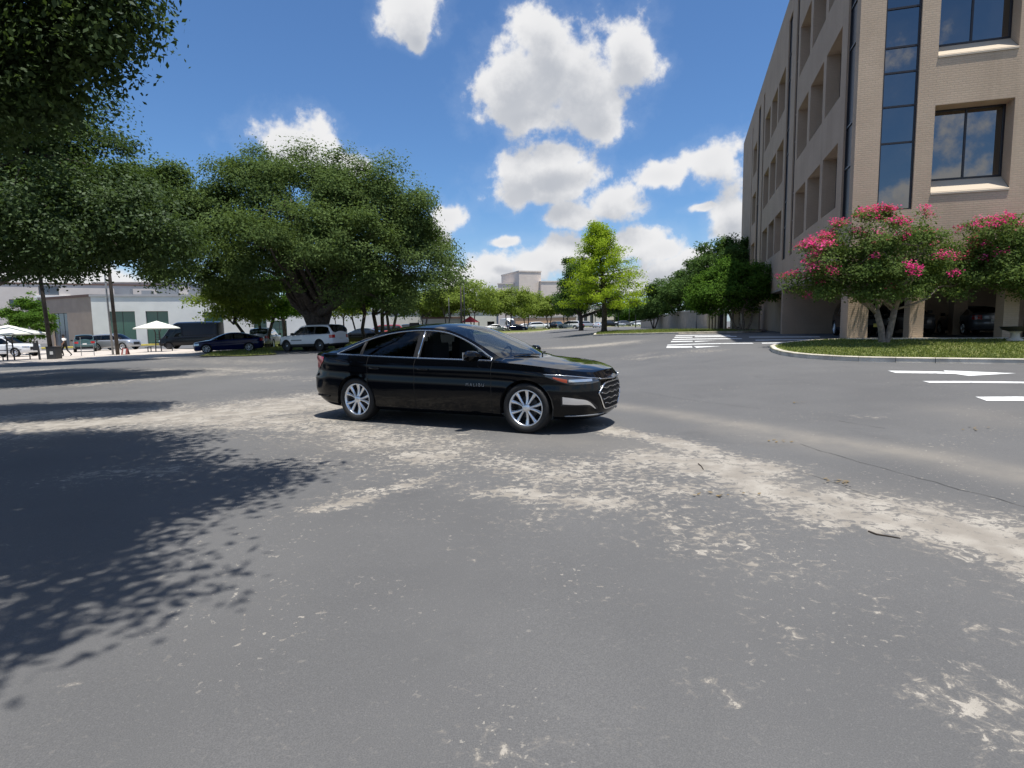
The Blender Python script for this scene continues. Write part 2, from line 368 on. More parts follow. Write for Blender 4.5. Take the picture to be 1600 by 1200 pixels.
# ------------------------------------------------------------------ helpers
def tag(o, label=None, cat=None, group=None, kind=None):
    if label: o['label'] = label
    if cat: o['category'] = cat
    if group: o['group'] = group
    if kind: o['kind'] = kind
    return o
def empty(name, loc=(0, 0, 0), rz=0.0):
    o = bpy.data.objects.new(name, None); COL.objects.link(o)
    o.location = [float(v) for v in loc]; o.rotation_euler = (0, 0, rz); o.empty_display_size = .3
    return o
class MB:
    def __init__(s): s.v = []; s.f = []; s.m = []
    def add(s, vs, fs, mi=0):
        n = len(s.v); s.v.extend([tuple(float(c) for c in p) for p in vs])
        s.f.extend([tuple(n + i for i in f) for f in fs]); s.m.extend([mi] * len(fs)); return s
    def box(s, c, d, rz=0.0, mi=0, top=1.0):
        cx, cy, cz = c; hx, hy, hz = d[0] / 2, d[1] / 2, d[2] / 2; ca, sa = math.cos(rz), math.sin(rz)
        vs = []
        for z, k in ((-hz, 1), (hz, top)):
            for x, y in ((-hx, -hy), (hx, -hy), (hx, hy), (-hx, hy)):
                x *= k; y *= k; vs.append((cx + x * ca - y * sa, cy + x * sa + y * ca, cz + z))
        return s.add(vs, [(3, 2, 1, 0), (4, 5, 6, 7), (0, 1, 5, 4), (1, 2, 6, 5), (2, 3, 7, 6), (3, 0, 4, 7)], mi)
    def tube(s, pts, rad, n=6, cap=True, mi=0):
        P = np.array([[float(c) for c in p] for p in pts]); k = len(P)
        R = np.full(k, rad, float) if np.isscalar(rad) else np.array(rad, float)
        T = np.gradient(P, axis=0); T /= (np.linalg.norm(T, axis=1)[:, None] + 1e-9)
        ref = np.array([0, 0, 1.0]) if abs(T[0][2]) < .9 else np.array([1.0, 0, 0])
        vs = []
        for i in range(k):
            a = np.cross(T[i], ref); a /= np.linalg.norm(a) + 1e-9; b = np.cross(T[i], a); ref = np.cross(a, T[i])
            for j in range(n):
                an = 2 * math.pi * j / n; vs.append(P[i] + R[i] * (math.cos(an) * a + math.sin(an) * b))
        fs = [(i * n + j, i * n + (j + 1) % n, (i + 1) * n + (j + 1) % n, (i + 1) * n + j) for i in range(k - 1) for j in range(n)]
        if cap: fs += [tuple(range(n - 1, -1, -1)), tuple((k - 1) * n + j for j in range(n))]
        return s.add(vs, fs, mi)
    def lathe(s, prof, n=24, axis='Z', c=(0, 0, 0), mi=0, flip=False):
        vs = []
        for r, h in prof:
            for j in range(n):
                a = 2 * math.pi * j / n; x, y = r * math.cos(a), r * math.sin(a)
                vs.append((c[0] + x, c[1] + y, c[2] + h) if axis == 'Z' else (c[0] + x, c[1] + h, c[2] + y))
        k = len(prof)
        fs = [(i * n + j, i * n + (j + 1) % n, (i + 1) * n + (j + 1) % n, (i + 1) * n + j) for i in range(k - 1) for j in range(n)]
        if flip: fs = [f[::-1] for f in fs]
        return s.add(vs, fs, mi)
    def prism(s, poly, z0, z1, mi=0):
        n = len(poly); vs = [(x, y, z0) for x, y in poly] + [(x, y, z1) for x, y in poly]
        return s.add(vs, [tuple(range(n - 1, -1, -1)), tuple(range(n, 2 * n))] + [(i, (i + 1) % n, n + (i + 1) % n, n + i) for i in range(n)], mi)
    def build(s, name, mats, parent=None, smooth=False, kind=None):
        me = bpy.data.meshes.new(name); me.from_pydata(s.v, [], s.f)
        for m in ([mats] if isinstance(mats, str) else mats): me.materials.append(MAT[m])
        if len(set(s.m)) > 1: me.polygons.foreach_set('material_index', s.m)
        if smooth: me.polygons.foreach_set('use_smooth', [True] * len(me.polygons))
        me.update()
        o = bpy.data.objects.new(name, me); COL.objects.link(o)
        if parent is not None: o.parent = parent
        if kind: o['kind'] = kind
        return o
def copy_tree(o, parent=None):
    c = o.copy(); COL.objects.link(c); c.parent = parent
    for ch in o.children: copy_tree(ch, c)
    return c
def quads(name, V, mat, tint, parent=None, kind=None):
    n = len(V) // 4
    me = bpy.data.meshes.new(name); me.vertices.add(4 * n); me.vertices.foreach_set('co', np.ascontiguousarray(V, np.float32).ravel())
    me.loops.add(4 * n); me.loops.foreach_set('vertex_index', np.arange(4 * n, dtype=np.int32))
    me.polygons.add(n); me.polygons.foreach_set('loop_start', np.arange(0, 4 * n, 4, dtype=np.int32))
    me.update(calc_edges=True)
    a = me.attributes.new('tint', 'FLOAT', 'FACE'); a.data.foreach_set('value', np.ascontiguousarray(tint, np.float32))
    me.materials.append(MAT[mat])
    o = bpy.data.objects.new(name, me); COL.objects.link(o)
    if parent is not None: o.parent = parent
    if kind: o['kind'] = kind
    return o
def sheet(name, poly, dz, mat, parent=None, step=1.5, kind=None, hf=None):
    """a flat-laid sheet following the lie of the land, dz above it"""
    bm = bmesh.new()
    bm.faces.new([bm.verts.new((float(x), float(y), 0)) for x, y in poly])
    xs = [p[0] for p in poly]; ys = [p[1] for p in poly]
    for ax, lo, hi in ((0, min(xs), max(xs)), (1, min(ys), max(ys))):
        n = int((hi - lo) / step)
        st = step if n < 80 else (hi - lo) / 80
        k = lo + st
        while k < hi - 1e-4:
            co = [0, 0, 0]; no = [0, 0, 0]; co[ax] = k; no[ax] = 1
            bmesh.ops.bisect_plane(bm, geom=bm.verts[:] + bm.edges[:] + bm.faces[:], plane_co=co, plane_no=no)
            k += st
    for v in bm.verts: v.co.z = Z(v.co.x, v.co.y) + dz + (hf(v.co.x, v.co.y) if hf else 0)
    bmesh.ops.recalc_face_normals(bm, faces=bm.faces[:])
    me = bpy.data.meshes.new(name); bm.to_mesh(me); bm.free()
    if sum(p.normal.z for p in me.polygons) < 0: me.flip_normals()
    me.materials.append(MAT[mat]); o = bpy.data.objects.new(name, me); COL.objects.link(o)
    if parent is not None: o.parent = parent
    if kind: o['kind'] = kind
    return o
def kerb(name, line, parent, w=.16, h=.14, mat='kerb_conc', side=1, seg=2.4):
    """concrete kerb stones end to end along a line; each stone is a piece of its own"""
    P = [np.array(p, float) for p in line]
    Q = [P[0]]
    for a, b in zip(P, P[1:]):
        n = max(1, int(round(np.linalg.norm(b - a) / seg)))
        for i in range(1, n + 1): Q.append(a + (b - a) * i / n)
    T = np.gradient(np.array(Q), axis=0); T /= np.linalg.norm(T, axis=1)[:, None]
    Nn = np.c_[-T[:, 1], T[:, 0]] * side
    out = []
    for i in range(len(Q) - 1):
        a, b = Q[i], Q[i + 1]; d = (b - a); L = np.linalg.norm(d); d = d / L
        a2, b2 = a + d * .006, b - d * .006
        vs = []
        for q, n in ((a2, Nn[i]), (b2, Nn[i + 1])):
            z = Z(*q)
            for off, hh in ((0, -.05), (.012, h * .8), (.035, h), (w, h), (w, -.05)):
                p = q + n * off; vs.append((p[0], p[1], z + hh))
        fs = [(0, 1, 6, 5), (1, 2, 7, 6), (2, 3, 8, 7), (3, 4, 9, 8), (4, 3, 2, 1, 0), (5, 6, 7, 8, 9)]
        if side > 0: fs = [f[::-1] for f in fs]
        out.append(MB().add(vs, fs).build(name, mat, parent))
    return out

# ------------------------------------------------------------------ ground
def graded(lo, hi, step, far, g=1.22):
    a = list(np.arange(lo, hi + 1e-6, step))
    k, x = step, hi
    while x < far: k *= g; x += k; a.append(x)
    k, x = step, lo
    while x > -far: k *= g; x -= k; a.insert(0, x)
    return np.array(a)
gx = graded(-14, 14, .14, 1900); gy = graded(1.0, 22, .14, 1900)
X, Y = np.meshgrid(gx, gy); Zg = terr(X, Y)
def seg_dist(X, Y, pts):
    d = np.full(X.shape, 1e9)
    for (x0, y0), (x1, y1) in zip(pts, pts[1:]):
        dx, dy = x1 - x0, y1 - y0; t = np.clip(((X - x0) * dx + (Y - y0) * dy) / (dx * dx + dy * dy + 1e-9), 0, 1)
        d = np.minimum(d, np.hypot(X - x0 - t * dx, Y - y0 - t * dy))
    return d
wear_and_sun = np.zeros(X.shape); dust = np.zeros(X.shape)
# worn-off sealcoat on the traffic lines, plus painted sunlit streaks between tree shadows at left (positions on the ground, half width in metres, strength)
WEAR_AND_SUN = [([(60,668),(250,652),(400,642),(520,628)], .75, .95), ([(130,660),(330,655),(470,662)], .55, .8), ([(420,632),(505,622),(600,625)], .9, .85),
 ([(480,655),(560,676),(640,690)], .55, .70), ([(560,690),(640,705),(720,700)], .35, .62), ([(640,712),(680,716)], .22, .8),
 ([(930,668),(1050,690),(1120,712),(1210,735)], .17, .92), ([(1010,715),(1100,722),(1180,760),(1300,800),(1440,820),(1600,860),(1800,925)], .26, .90),
 ([(1080,735),(1220,765),(1400,790),(1600,835),(1800,895)], .20, .80), ([(760,720),(860,735),(980,730),(1060,720)], .33, .66),
 ([(790,770),(880,778),(960,788)], .17, .78), ([(850,745),(960,755),(1060,765)], .22, .68),
 ([(490,797),(560,782),(650,752)], .12, .76), ([(500,780),(600,760)], .12, .5), ([(1000,800),(1060,830),(1120,850)], .28, .48), ([(1080,800),(1160,860)], .3, .40),
 ([(1170,880),(1240,900),(1330,930),(1390,960)], .10, .42), ([(1440,1095),(1500,1110),(1560,1125),(1600,1150)], .075, .75), ([(1490,1130),(1560,1160)], .05, .66),
 ([(1460,1080),(1480,1085)], .05, .7), ([(1520,985),(1600,1000)], .06, .55), ([(1540,1060),(1590,1070)], .07, .5), ([(1560,1180),(1600,1200)], .06, .6),
 ([(885,543),(940,539),(965,537)], 1.0, .95), ([(700,1160),(830,1180),(980,1140)], .06, .33), ([(80,1080),(150,1060)], .05, .42), ([(1080,1070),(1150,1090)], .07, .40),
 ([(0,655),(120,645),(250,640)], .6, .8), ([(0,600),(150,598),(330,585)], 1.0, .62), ([(100,580),(330,577),(420,580)], .8, .62), ([(230,562),(420,566)], 1.3, .5),  # sunlight between the left tree shadows, painted as pale ground
 ([(140,740),(260,735)], .22, .62), ([(0,580),(80,577)], .8, .7), ([(420,590),(490,592)], .6, .45), ([(640,730),(740,760),(860,800)], .3, .34), ([(500,720),(620,735)], .5, .34),
 ([(1000,560),(1040,556)], .5, .5), ([(970,560),(1010,553)], .4, .45), ([(1085,549),(1110,548)], .5, .5), ([(1330,650),(1360,652)], .15, .45), ([(1180,960),(1260,1010)], .1, .30)]
for pts, w, k in WEAR_AND_SUN:
    q = [tuple(gp(*p)[:2]) for p in pts]; d = seg_dist(X, Y, q) / (w * (1.45 if w > .15 else 1.1))
    wear_and_sun = np.maximum(wear_and_sun, (k * .74 + .03) * np.exp(-(d ** 1.7) * .62))
DUST = [([(960,634),(1060,648),(1140,662),(1300,690),(1450,712),(1600,742),(1850,800)], .28, .85), ([(1150,672),(1330,700)], .35, .6), ([(830,690),(1000,700),(1180,740),(1420,800),(1600,850)], .40, .40),
 ([(60,668),(300,655),(520,635)], 1.2, .40), ([(1500,640),(1600,660)], .5, .30), ([(520,690),(700,700)], .6, .3)]
for pts, w, k in DUST:
    q = [tuple(gp(*p)[:2]) for p in pts]; d = seg_dist(X, Y, q) / w
    dust = np.maximum(dust, k * np.exp(-(d ** 2) * .8))
ny, nx = X.shape
me = bpy.data.meshes.new('parking_lot'); nv = nx * ny
me.vertices.add(nv); me.vertices.foreach_set('co', np.c_[X.ravel(), Y.ravel(), Zg.ravel()].astype(np.float32).ravel())
idx = np.arange(nv).reshape(ny, nx)
fq = np.stack([idx[:-1, :-1], idx[:-1, 1:], idx[1:, 1:], idx[1:, :-1]], -1).reshape(-1, 4)
me.loops.add(fq.size); me.loops.foreach_set('vertex_index', fq.ravel().astype(np.int32))
me.polygons.add(len(fq)); me.polygons.foreach_set('loop_start', np.arange(0, fq.size, 4, dtype=np.int32))
me.polygons.foreach_set('use_smooth', [True] * len(fq))
me.update(calc_edges=True)
for nm, arr in (('wear_and_sun', wear_and_sun), ('dust', dust)):
    a = me.attributes.new(nm, 'FLOAT', 'POINT'); a.data.foreach_set('value', arr.ravel().astype(np.float32))
me.materials.append(MAT['asphalt'])
lot = bpy.data.objects.new('parking_lot', me); COL.objects.link(lot); tag(lot, 'grey asphalt parking lot with worn pale flaking patches', kind='structure')

# long cracks in the asphalt
rng = np.random.default_rng(3)
def crack(pts, w):
    q = [gp(*p)[:2] for p in pts]; L = []
    for a, b in zip(q, q[1:]):
        n = max(3, int(np.linalg.norm(b - a) / .12))
        for i in range(n): L.append(a + (b - a) * i / n + rng.normal(0, .012, 2))
    mb = MB(); vs = []
    for i, p in enumerate(L):
        t = (L[min(i + 1, len(L) - 1)] - L[max(i - 1, 0)]); t = t / (np.linalg.norm(t) + 1e-9); n = np.array([-t[1], t[0]])
        ww = w * rng.uniform(.3, 1.1)
        for sgn in (1, -1):
            c = p + n * ww * sgn; vs.append((c[0], c[1], Z(*c) + .004))
    mb.add(vs, [(2 * i, 2 * i + 1, 2 * i + 3, 2 * i + 2) for i in range(len(L) - 1)])
    mb.build('crack', 'crack_dark', lot)
crack([(1245,693),(1330,718),(1400,738),(1500,765),(1600,790),(1800,845)], .0045)
crack([(1000,612),(1090,627),(1200,640)], .005)
crack([(1310,658),(1400,672)], .005)
crack([(1245,735),(1330,765),(1400,790)], .003)

# painted markings (lane arrows and lane lines)
def mark(name, px, label=None):
    sheet(name, [gp(*p)[:2] for p in px], .006, 'road_paint', lot, step=.6)
mark('painted_arrow', [(1387,579.5),(1477,581.0),(1474,579),(1588,583.6),(1514,587.8),(1492,584.6),(1400,583.2)])
mark('painted_line', [(1441,595.8),(2000,604.2),(2000,607.4),(1452,598.6)])
mark('painted_line', [(1524,620.5),(2000,626.8),(2000,633.6),(1542,627.0)])
for a in ([(1042,541.2),(1081,540.9),(1082,543.2),(1041,543.8)], [(1084,541.0),(1127,541.2),(1088,543.6)], [(1043,538.8),(1175,536.0),(1178,537.0),(1042,540.0)],
          [(1049,533.2),(1082,532.8),(1083,534.0),(1048,534.8)], [(1085,533.0),(1119,532.4),(1086,534.4)], [(1052,530.0),(1158,528.8),(1160,529.8),(1050,531.4)],
          [(1055,526.6),(1082,526.4),(1082,527.6),(1053,528.0)], [(1086,525.8),(1150,525.2),(1152,526.4),(1085,527.0)], [(1056,524.2),(1140,523.6),(1142,524.6),(1055,525.2)],
          [(1180,531.2),(1290,530.4),(1292,531.4),(1181,532.4)], [(1170,526.4),(1280,526.0),(1282,527.0),(1171,527.4)], [(1190,535.8),(1262,535.2),(1264,536.4),(1191,537.0)]):
    mark('painted_line', a)

# ------------------------------------------------------------------ office building
OC = np.array([12.49, 21.93]); BA = math.radians(16.6)
D1 = np.array([math.sin(BA), math.cos(BA)]); D2 = np.array([math.cos(BA), -math.sin(BA)])
OZ = .55
def facade(name, O, U, inward, L, z0, z1, openings, depth, mat, parent, sill_drop=0.0, pane=None, frame=None, mull=1, rows=None, sill_mat=None, wname='window', back=None):
    """wall plane with recessed openings; every window is a part of its own"""
    O = np.array(O, float); U = np.array(U, float); I = np.array(inward, float)
    us = sorted({0, L, *[o[0] for o in openings], *[o[1] for o in openings]}); zs = sorted({z0, z1, *[o[2] for o in openings], *[o[3] for o in openings]})
    mb = MB(); uvw = []
    def P(u, w, z): q = O + U * u + I * w; return (q[0], q[1], z)
    flip = U[0] * I[1] - U[1] * I[0] < 0
    def quad(a, b, c, d, uv):
        mb.add([a, b, c, d], [(3, 2, 1, 0)] if flip else [(0, 1, 2, 3)]); uvw.extend(uv)
    for i in range(len(us) - 1):
        for j in range(len(zs) - 1):
            u0, u1, a, b = us[i], us[i + 1], zs[j], zs[j + 1]; um, zm = (u0 + u1) / 2, (a + b) / 2
            if any(o[0] < um < o[1] and o[2] < zm < o[3] for o in openings): continue
            quad(P(u0, 0, a), P(u1, 0, a), P(u1, 0, b), P(u0, 0, b), [(u0, a, 0), (u1, a, 0), (u1, b, 0), (u0, b, 0)])
    for o in openings:
        u0, u1, a, b = o[:4]; d = o[4] if len(o) > 4 else depth; sd = o[5] if len(o) > 5 else sill_drop
        quad(P(u0, 0, a), P(u0, 0, b), P(u0, d, b), P(u0, d, a + sd), [(0, a, 0), (0, b, 0), (d, b, 0), (d, a, 0)])
        quad(P(u1, 0, b), P(u1, 0, a), P(u1, d, a + sd), P(u1, d, b), [(0, b, 0), (0, a, 0), (d, a, 0), (d, b, 0)])
        quad(P(u0, 0, b), P(u1, 0, b), P(u1, d, b), P(u0, d, b), [(u0, 0, 0), (u1, 0, 0), (u1, d, 0), (u0, d, 0)])
        if not (sill_mat and sd): quad(P(u1, 0, a), P(u0, 0, a), P(u0, d, a + sd), P(u1, d, a + sd), [(u1, 0, 0), (u0, 0, 0), (u0, d, 0), (u1, d, 0)])
    w = mb.build(name, mat, parent)
    at_ = w.data.attributes.new('wall', 'FLOAT_VECTOR', 'CORNER'); 
    # loops follow the face corner order
    arr = np.array(uvw, np.float32)
    if flip:
        arr = arr.reshape(-1, 4, 3)[:, ::-1, :].reshape(-1, 3)
    at_.data.foreach_set('vector', np.ascontiguousarray(arr).ravel())
    for o in openings:
        u0, u1, a, b = o[:4]; d = (o[4] if len(o) > 4 else depth); sd = o[5] if len(o) > 5 else sill_drop
        a2 = a + sd; nm = o[6] if len(o) > 6 else mull; rw = o[7] if len(o) > 7 else rows
        if pane:
            f = MB(); fw = .06; dd = d - .03
            def bar(ua, ub, za, zb):
                f.add([P(ua, dd, za), P(ub, dd, za), P(ub, dd, zb), P(ua, dd, zb), P(ua, dd + .08, za), P(ub, dd + .08, za), P(ub, dd + .08, zb), P(ua, dd + .08, zb)],
                      [(0, 1, 2, 3), (7, 6, 5, 4), (0, 4, 5, 1), (1, 5, 6, 2), (2, 6, 7, 3), (3, 7, 4, 0)] if not flip else [(3, 2, 1, 0), (4, 5, 6, 7), (1, 5, 4, 0), (2, 6, 5, 1), (3, 7, 6, 2), (0, 4, 7, 3)])
            bar(u0, u0 + fw, a2, b); bar(u1 - fw, u1, a2, b); bar(u0 + fw, u1 - fw, a2, a2 + fw); bar(u0 + fw, u1 - fw, b - fw, b)
            ul = np.linspace(u0, u1, nm + 2)
            for k in ul[1:-1]: bar(k - .03, k + .03, a2 + fw, b - fw)
            zl = [a2] + list(rw or []) + [b]
            zl = [z for z in zl if a2 <= z <= b]
            for k in zl[1:-1]: bar(u0 + fw, u1 - fw, k - .03, k + .03)
            fo = f.build(wname, frame, parent)
            for i in range(len(ul) - 1):
                for j in range(len(zl) - 1):
                    pa = MB().add([P(ul[i], dd + .04, zl[j]), P(ul[i + 1], dd + .04, zl[j]), P(ul[i + 1], dd + .04, zl[j + 1]), P(ul[i], dd + .04, zl[j + 1])], [(3, 2, 1, 0)] if flip else [(0, 1, 2, 3)])
                    pa.build('pane', o[8] if len(o) > 8 else pane, fo)
            if back:
                MB().add([P(u0, dd + .35, a2), P(u1, dd + .35, a2), P(u1, dd + .35, b), P(u0, dd + .35, b)], [(3, 2, 1, 0)] if flip else [(0, 1, 2, 3)]).build('room_shade', back, fo)
        if sill_mat and sd:
            e = .03
            sm = MB().add([P(u0, -e, a - .04), P(u1, -e, a - .04), P(u1, d, a2), P(u0, d, a2), P(u0, -e, a - .10), P(u1, -e, a - .10), P(u1, d, a - .1), P(u0, d, a - .1)],
                          [(0, 1, 2, 3), (4, 5, 1, 0), (5, 6, 2, 1), (7, 4, 0, 3), (6, 7, 3, 2)] if not flip else [(3, 2, 1, 0), (0, 1, 5, 4), (1, 2, 6, 5), (3, 0, 4, 7), (2, 3, 7, 6)])
            sm.build('sill', sill_mat, parent)
    return w
office = empty('office_building', (OC[0], OC[1], OZ)); office.location = (0, 0, 0)
tag(office, 'tan brick four storey office block with deep set windows, raised on pillars', 'building')
SOF, ROOF = 3.43, 20.9
sills = [5.95, 10.28, 14.72]; heads = [8.5, 12.95, 17.3]
opL = []
for u0, u1 in ((2.65, 5.4), (5.95, 8.9), (9.5, 12.4), (17.5, 20.4), (20.9, 23.75), (24.55, 27.65), (33.3, 36.3)):
    for a, b in zip(sills, heads): opL.append((u0, u1, a, b, .58, .10))
strz = [7.2, 8.75, 11.6, 13.1, 16.0, 17.5]
for u0, u1 in ((.5, 1.75), (13.0, 13.75), (15.3, 16.7), (28.3, 29.1), (31.0, 32.6), (37.1, 37.6)):
    opL.append((u0, u1, 5.2, 19.6, .10, 0.0, 0, strz, 'window_matte'))
facade('side_wall', OC, D1, D2, 47.4, SOF, ROOF, opL, 1.35, 'brick_tan_shaded', office, pane='office_glass', frame='office_frame', back='interior')
opR = []
for k in range(7):
    b0 = 2.44 + k * 2.95 + (1.7 if k > 3 else 0)
    for a, b in zip((5.84, 10.43, 14.95), (8.77, 13.25, 17.75)): opR.append((b0, b0 + 2.31, a, b, .62, .50))
for u0 in (.80, 14.6): opR.append((u0, u0 + 1.10, 5.3, 19.6, .12, 0.0, 0, [7.65, 8.9, 10.05, 10.9, 12.2, 14.4, 15.6, 17.5]))
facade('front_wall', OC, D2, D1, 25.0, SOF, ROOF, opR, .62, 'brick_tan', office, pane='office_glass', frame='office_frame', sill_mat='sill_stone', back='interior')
def obox(u0, u1, v0, v1, z0, z1):      # u along the front, v along the side, in building coordinates
    c = [OC + D2 * a + D1 * b for a, b in ((u0, v0), (u1, v0), (u1, v1), (u0, v1))]
    return MB().prism([tuple(q) for q in c], z0, z1)
obox(.0, 25.0, .0, 47.4, ROOF + .002, ROOF + .06).build('roof', 'concrete_grey', office)
obox(1.45, 24.9, .75, 47.3, SOF + .3, ROOF - .1).build('core', 'interior', office)
obox(.004, 24.996, .004, 47.396, SOF - .10, SOF - .002).build('soffit', 'office_soffit', office)
obox(24.9, 25.0, 0, 47.4, SOF, ROOF - .01).build('rear_wall', 'brick_tan_shaded', office)
obox(.01, 24.9, 47.3, 47.39, SOF, ROOF - .01).build('rear_wall', 'brick_tan_shaded', office)
def brickbox(name, u0, u1, v0, v1, z0, z1, mats=('brick_tan', 'brick_tan_shaded')):
    mb = MB(); uv = []; c = [OC + D2 * a + D1 * b for a, b in ((u0, v0), (u1, v0), (u1, v1), (u0, v1))]
    for k, (a, b, L, mi) in enumerate(((0, 1, u1 - u0, 0), (1, 2, v1 - v0, 1), (2, 3, u1 - u0, 0), (3, 0, v1 - v0, 1))):
        mb.add([(*c[a], z0), (*c[b], z0), (*c[b], z1), (*c[a], z1)], [(0, 1, 2, 3)], mi); uv += [(0, z0, 0), (L, z0, 0), (L, z1, 0), (0, z1, 0)]
    o = mb.build(name, list(mats), office); a_ = o.data.attributes.new('wall', 'FLOAT_VECTOR', 'CORNER'); a_.data.foreach_set('vector', np.array(uv, np.float32).ravel())
    return o
ZB = .35
brickbox('pillar', .02, .69, .02, 1.1, ZB, SOF - .1)
for k in range(8): brickbox('pillar', 2.02 + 2.84 * k, 2.47 + 2.84 * k, .02, .62, ZB, SOF - .1, ('brick_tan', 'brick_tan'))
brickbox('ground_floor_wall', .02, 7.0, 15.9, 16.35, ZB, SOF - .1, ('brick_tan_shaded', 'brick_tan_shaded'))
brickbox('ground_floor_wall', .9, 1.2, 16.36, 47.2, ZB, SOF - .1, ('brick_tan_shaded', 'brick_tan_shaded'))
brickbox('ground_floor_wall', 7.0, 24.8, 15.9, 16.3, ZB, SOF - .1, ('brick_tan_shaded', 'brick_tan_shaded'))
brickbox('ground_floor_wall', 24.5, 24.8, .05, 15.89, ZB, SOF - .1, ('brick_tan_shaded', 'brick_tan_shaded'))
for a, b in ((7.2, 5.2), (7.2, 10.4), (13, 5.2), (13, 10.4)): brickbox('pillar', a, a + .6, b, b + .6, ZB, SOF - .1, ('brick_tan_shaded', 'brick_tan_shaded'))

# lawn island by the office, kerb all round
tip = [(12.55, 22.35), (11.2, 21.9), (10.2, 21.55), (9.45, 21.1), (8.98, 20.45), (8.70, 19.6), (8.58, 18.75), (8.62, 18.0), (8.80, 17.35), (9.13, 16.7), (9.55, 16.15), (10.24, 15.62), (11.0, 15.2), (12.6, 14.38), (15.5, 12.9), (19, 11.1), (24, 8.5)]
inner = [tuple(OC + D2 * u + D1 * v) for u, v in ((20, -.02), (.0, -.02))]
lawn_poly = tip + [(30, 10)] + inner
def mound(x, y): return 0.0
lawn = sheet('lawn', lawn_poly, .12, 'grass', None, step=.8); tag(lawn, 'green lawn strip in front of the tan office building', kind='structure')
kerb('kerb', tip, lawn, side=-1, seg=1.6) if False else kerb('kerb', tip, lawn, side=1, seg=1.6)
pav = obox(.0, 24, -.35, -.02, .50, Z(*OC) + .16).build('pavement', 'kerb_conc'); tag(pav, kind='structure')
pav.name = 'pavement'
# mown grass on the lawn
rg = np.random.default_rng(11)
def inpoly(x, y, poly):
    c = np.zeros(len(x), bool); n = len(poly)
    for i in range(n):
        (x0, y0), (x1, y1) = poly[i], poly[i - 1]
        m = ((y0 > y) != (y1 > y)) & (x < (x1 - x0) * (y - y0) / (y1 - y0 + 1e-12) + x0); c ^= m
    return c
def grass_blades(name, poly, n, h, label, dz=.12, seed=1):
    r = np.random.default_rng(seed); P = np.array(poly)
    x = r.uniform(P[:, 0].min(), P[:, 0].max(), n * 3); y = r.uniform(P[:, 1].min(), P[:, 1].max(), n * 3)
    k = inpoly(x, y, poly) & (seg_dist(x, y, list(poly) + [poly[0]]) > .26); x, y = x[k][:n], y[k][:n]; m = len(x); z = terr(x, y) + dz
    a = r.uniform(0, 2 * np.pi, m); hh = h * r.uniform(.4, 1.3, m); w = .012 + .01 * r.random(m)
    lx, ly = r.normal(0, .35, m) * hh, r.normal(0, .35, m) * hh
    b = np.c_[x, y, z]; dx = np.c_[np.cos(a) * w, np.sin(a) * w, np.zeros(m)]
    t = b + np.c_[lx, ly, hh]
    V = np.stack([b - dx, b + dx, t + dx * .3, t - dx * .3], 1).reshape(-1, 3)
    o = quads(name, V, 'grass_blade', r.random(m)); tag(o, label, 'grass', kind='stuff'); return o
near_lawn = [p for p in tip if p[0] < 17] + [(19, 11.5), (22, 19)] + [tuple(OC + D2 * .3 + D1 * -.4)]
grass_blades('grass', near_lawn, 26000, .045, 'short mown grass on the lawn under the pink flowering trees')

# ------------------------------------------------------------------ vehicles
def cv(tab):
    t = sorted(tab); xs = np.array([a for a, _ in t], float); ys = np.array([b for _, b in t], float)
    m = np.gradient(ys, xs) if len(xs) > 2 else np.full(len(xs), (ys[-1] - ys[0]) / (xs[-1] - xs[0]))
    d = np.diff(ys) / np.diff(xs)
    for i in range(1, len(xs) - 1):
        if d[i - 1] * d[i] <= 0: m[i] = 0
        else:
            lim = 3 * min(abs(d[i - 1]), abs(d[i])); m[i] = np.sign(m[i]) * min(abs(m[i]), lim)
    def f(x):
        x = np.clip(np.asarray(x, float), xs[0], xs[-1]); i = np.clip(np.searchsorted(xs, x) - 1, 0, len(xs) - 2)
        h = xs[i + 1] - xs[i]; t = (x - xs[i]) / h
        return (2 * t**3 - 3 * t**2 + 1) * ys[i] + (t**3 - 2 * t**2 + t) * h * m[i] + (-2 * t**3 + 3 * t**2) * ys[i + 1] + (t**3 - t**2) * h * m[i + 1]
    return f
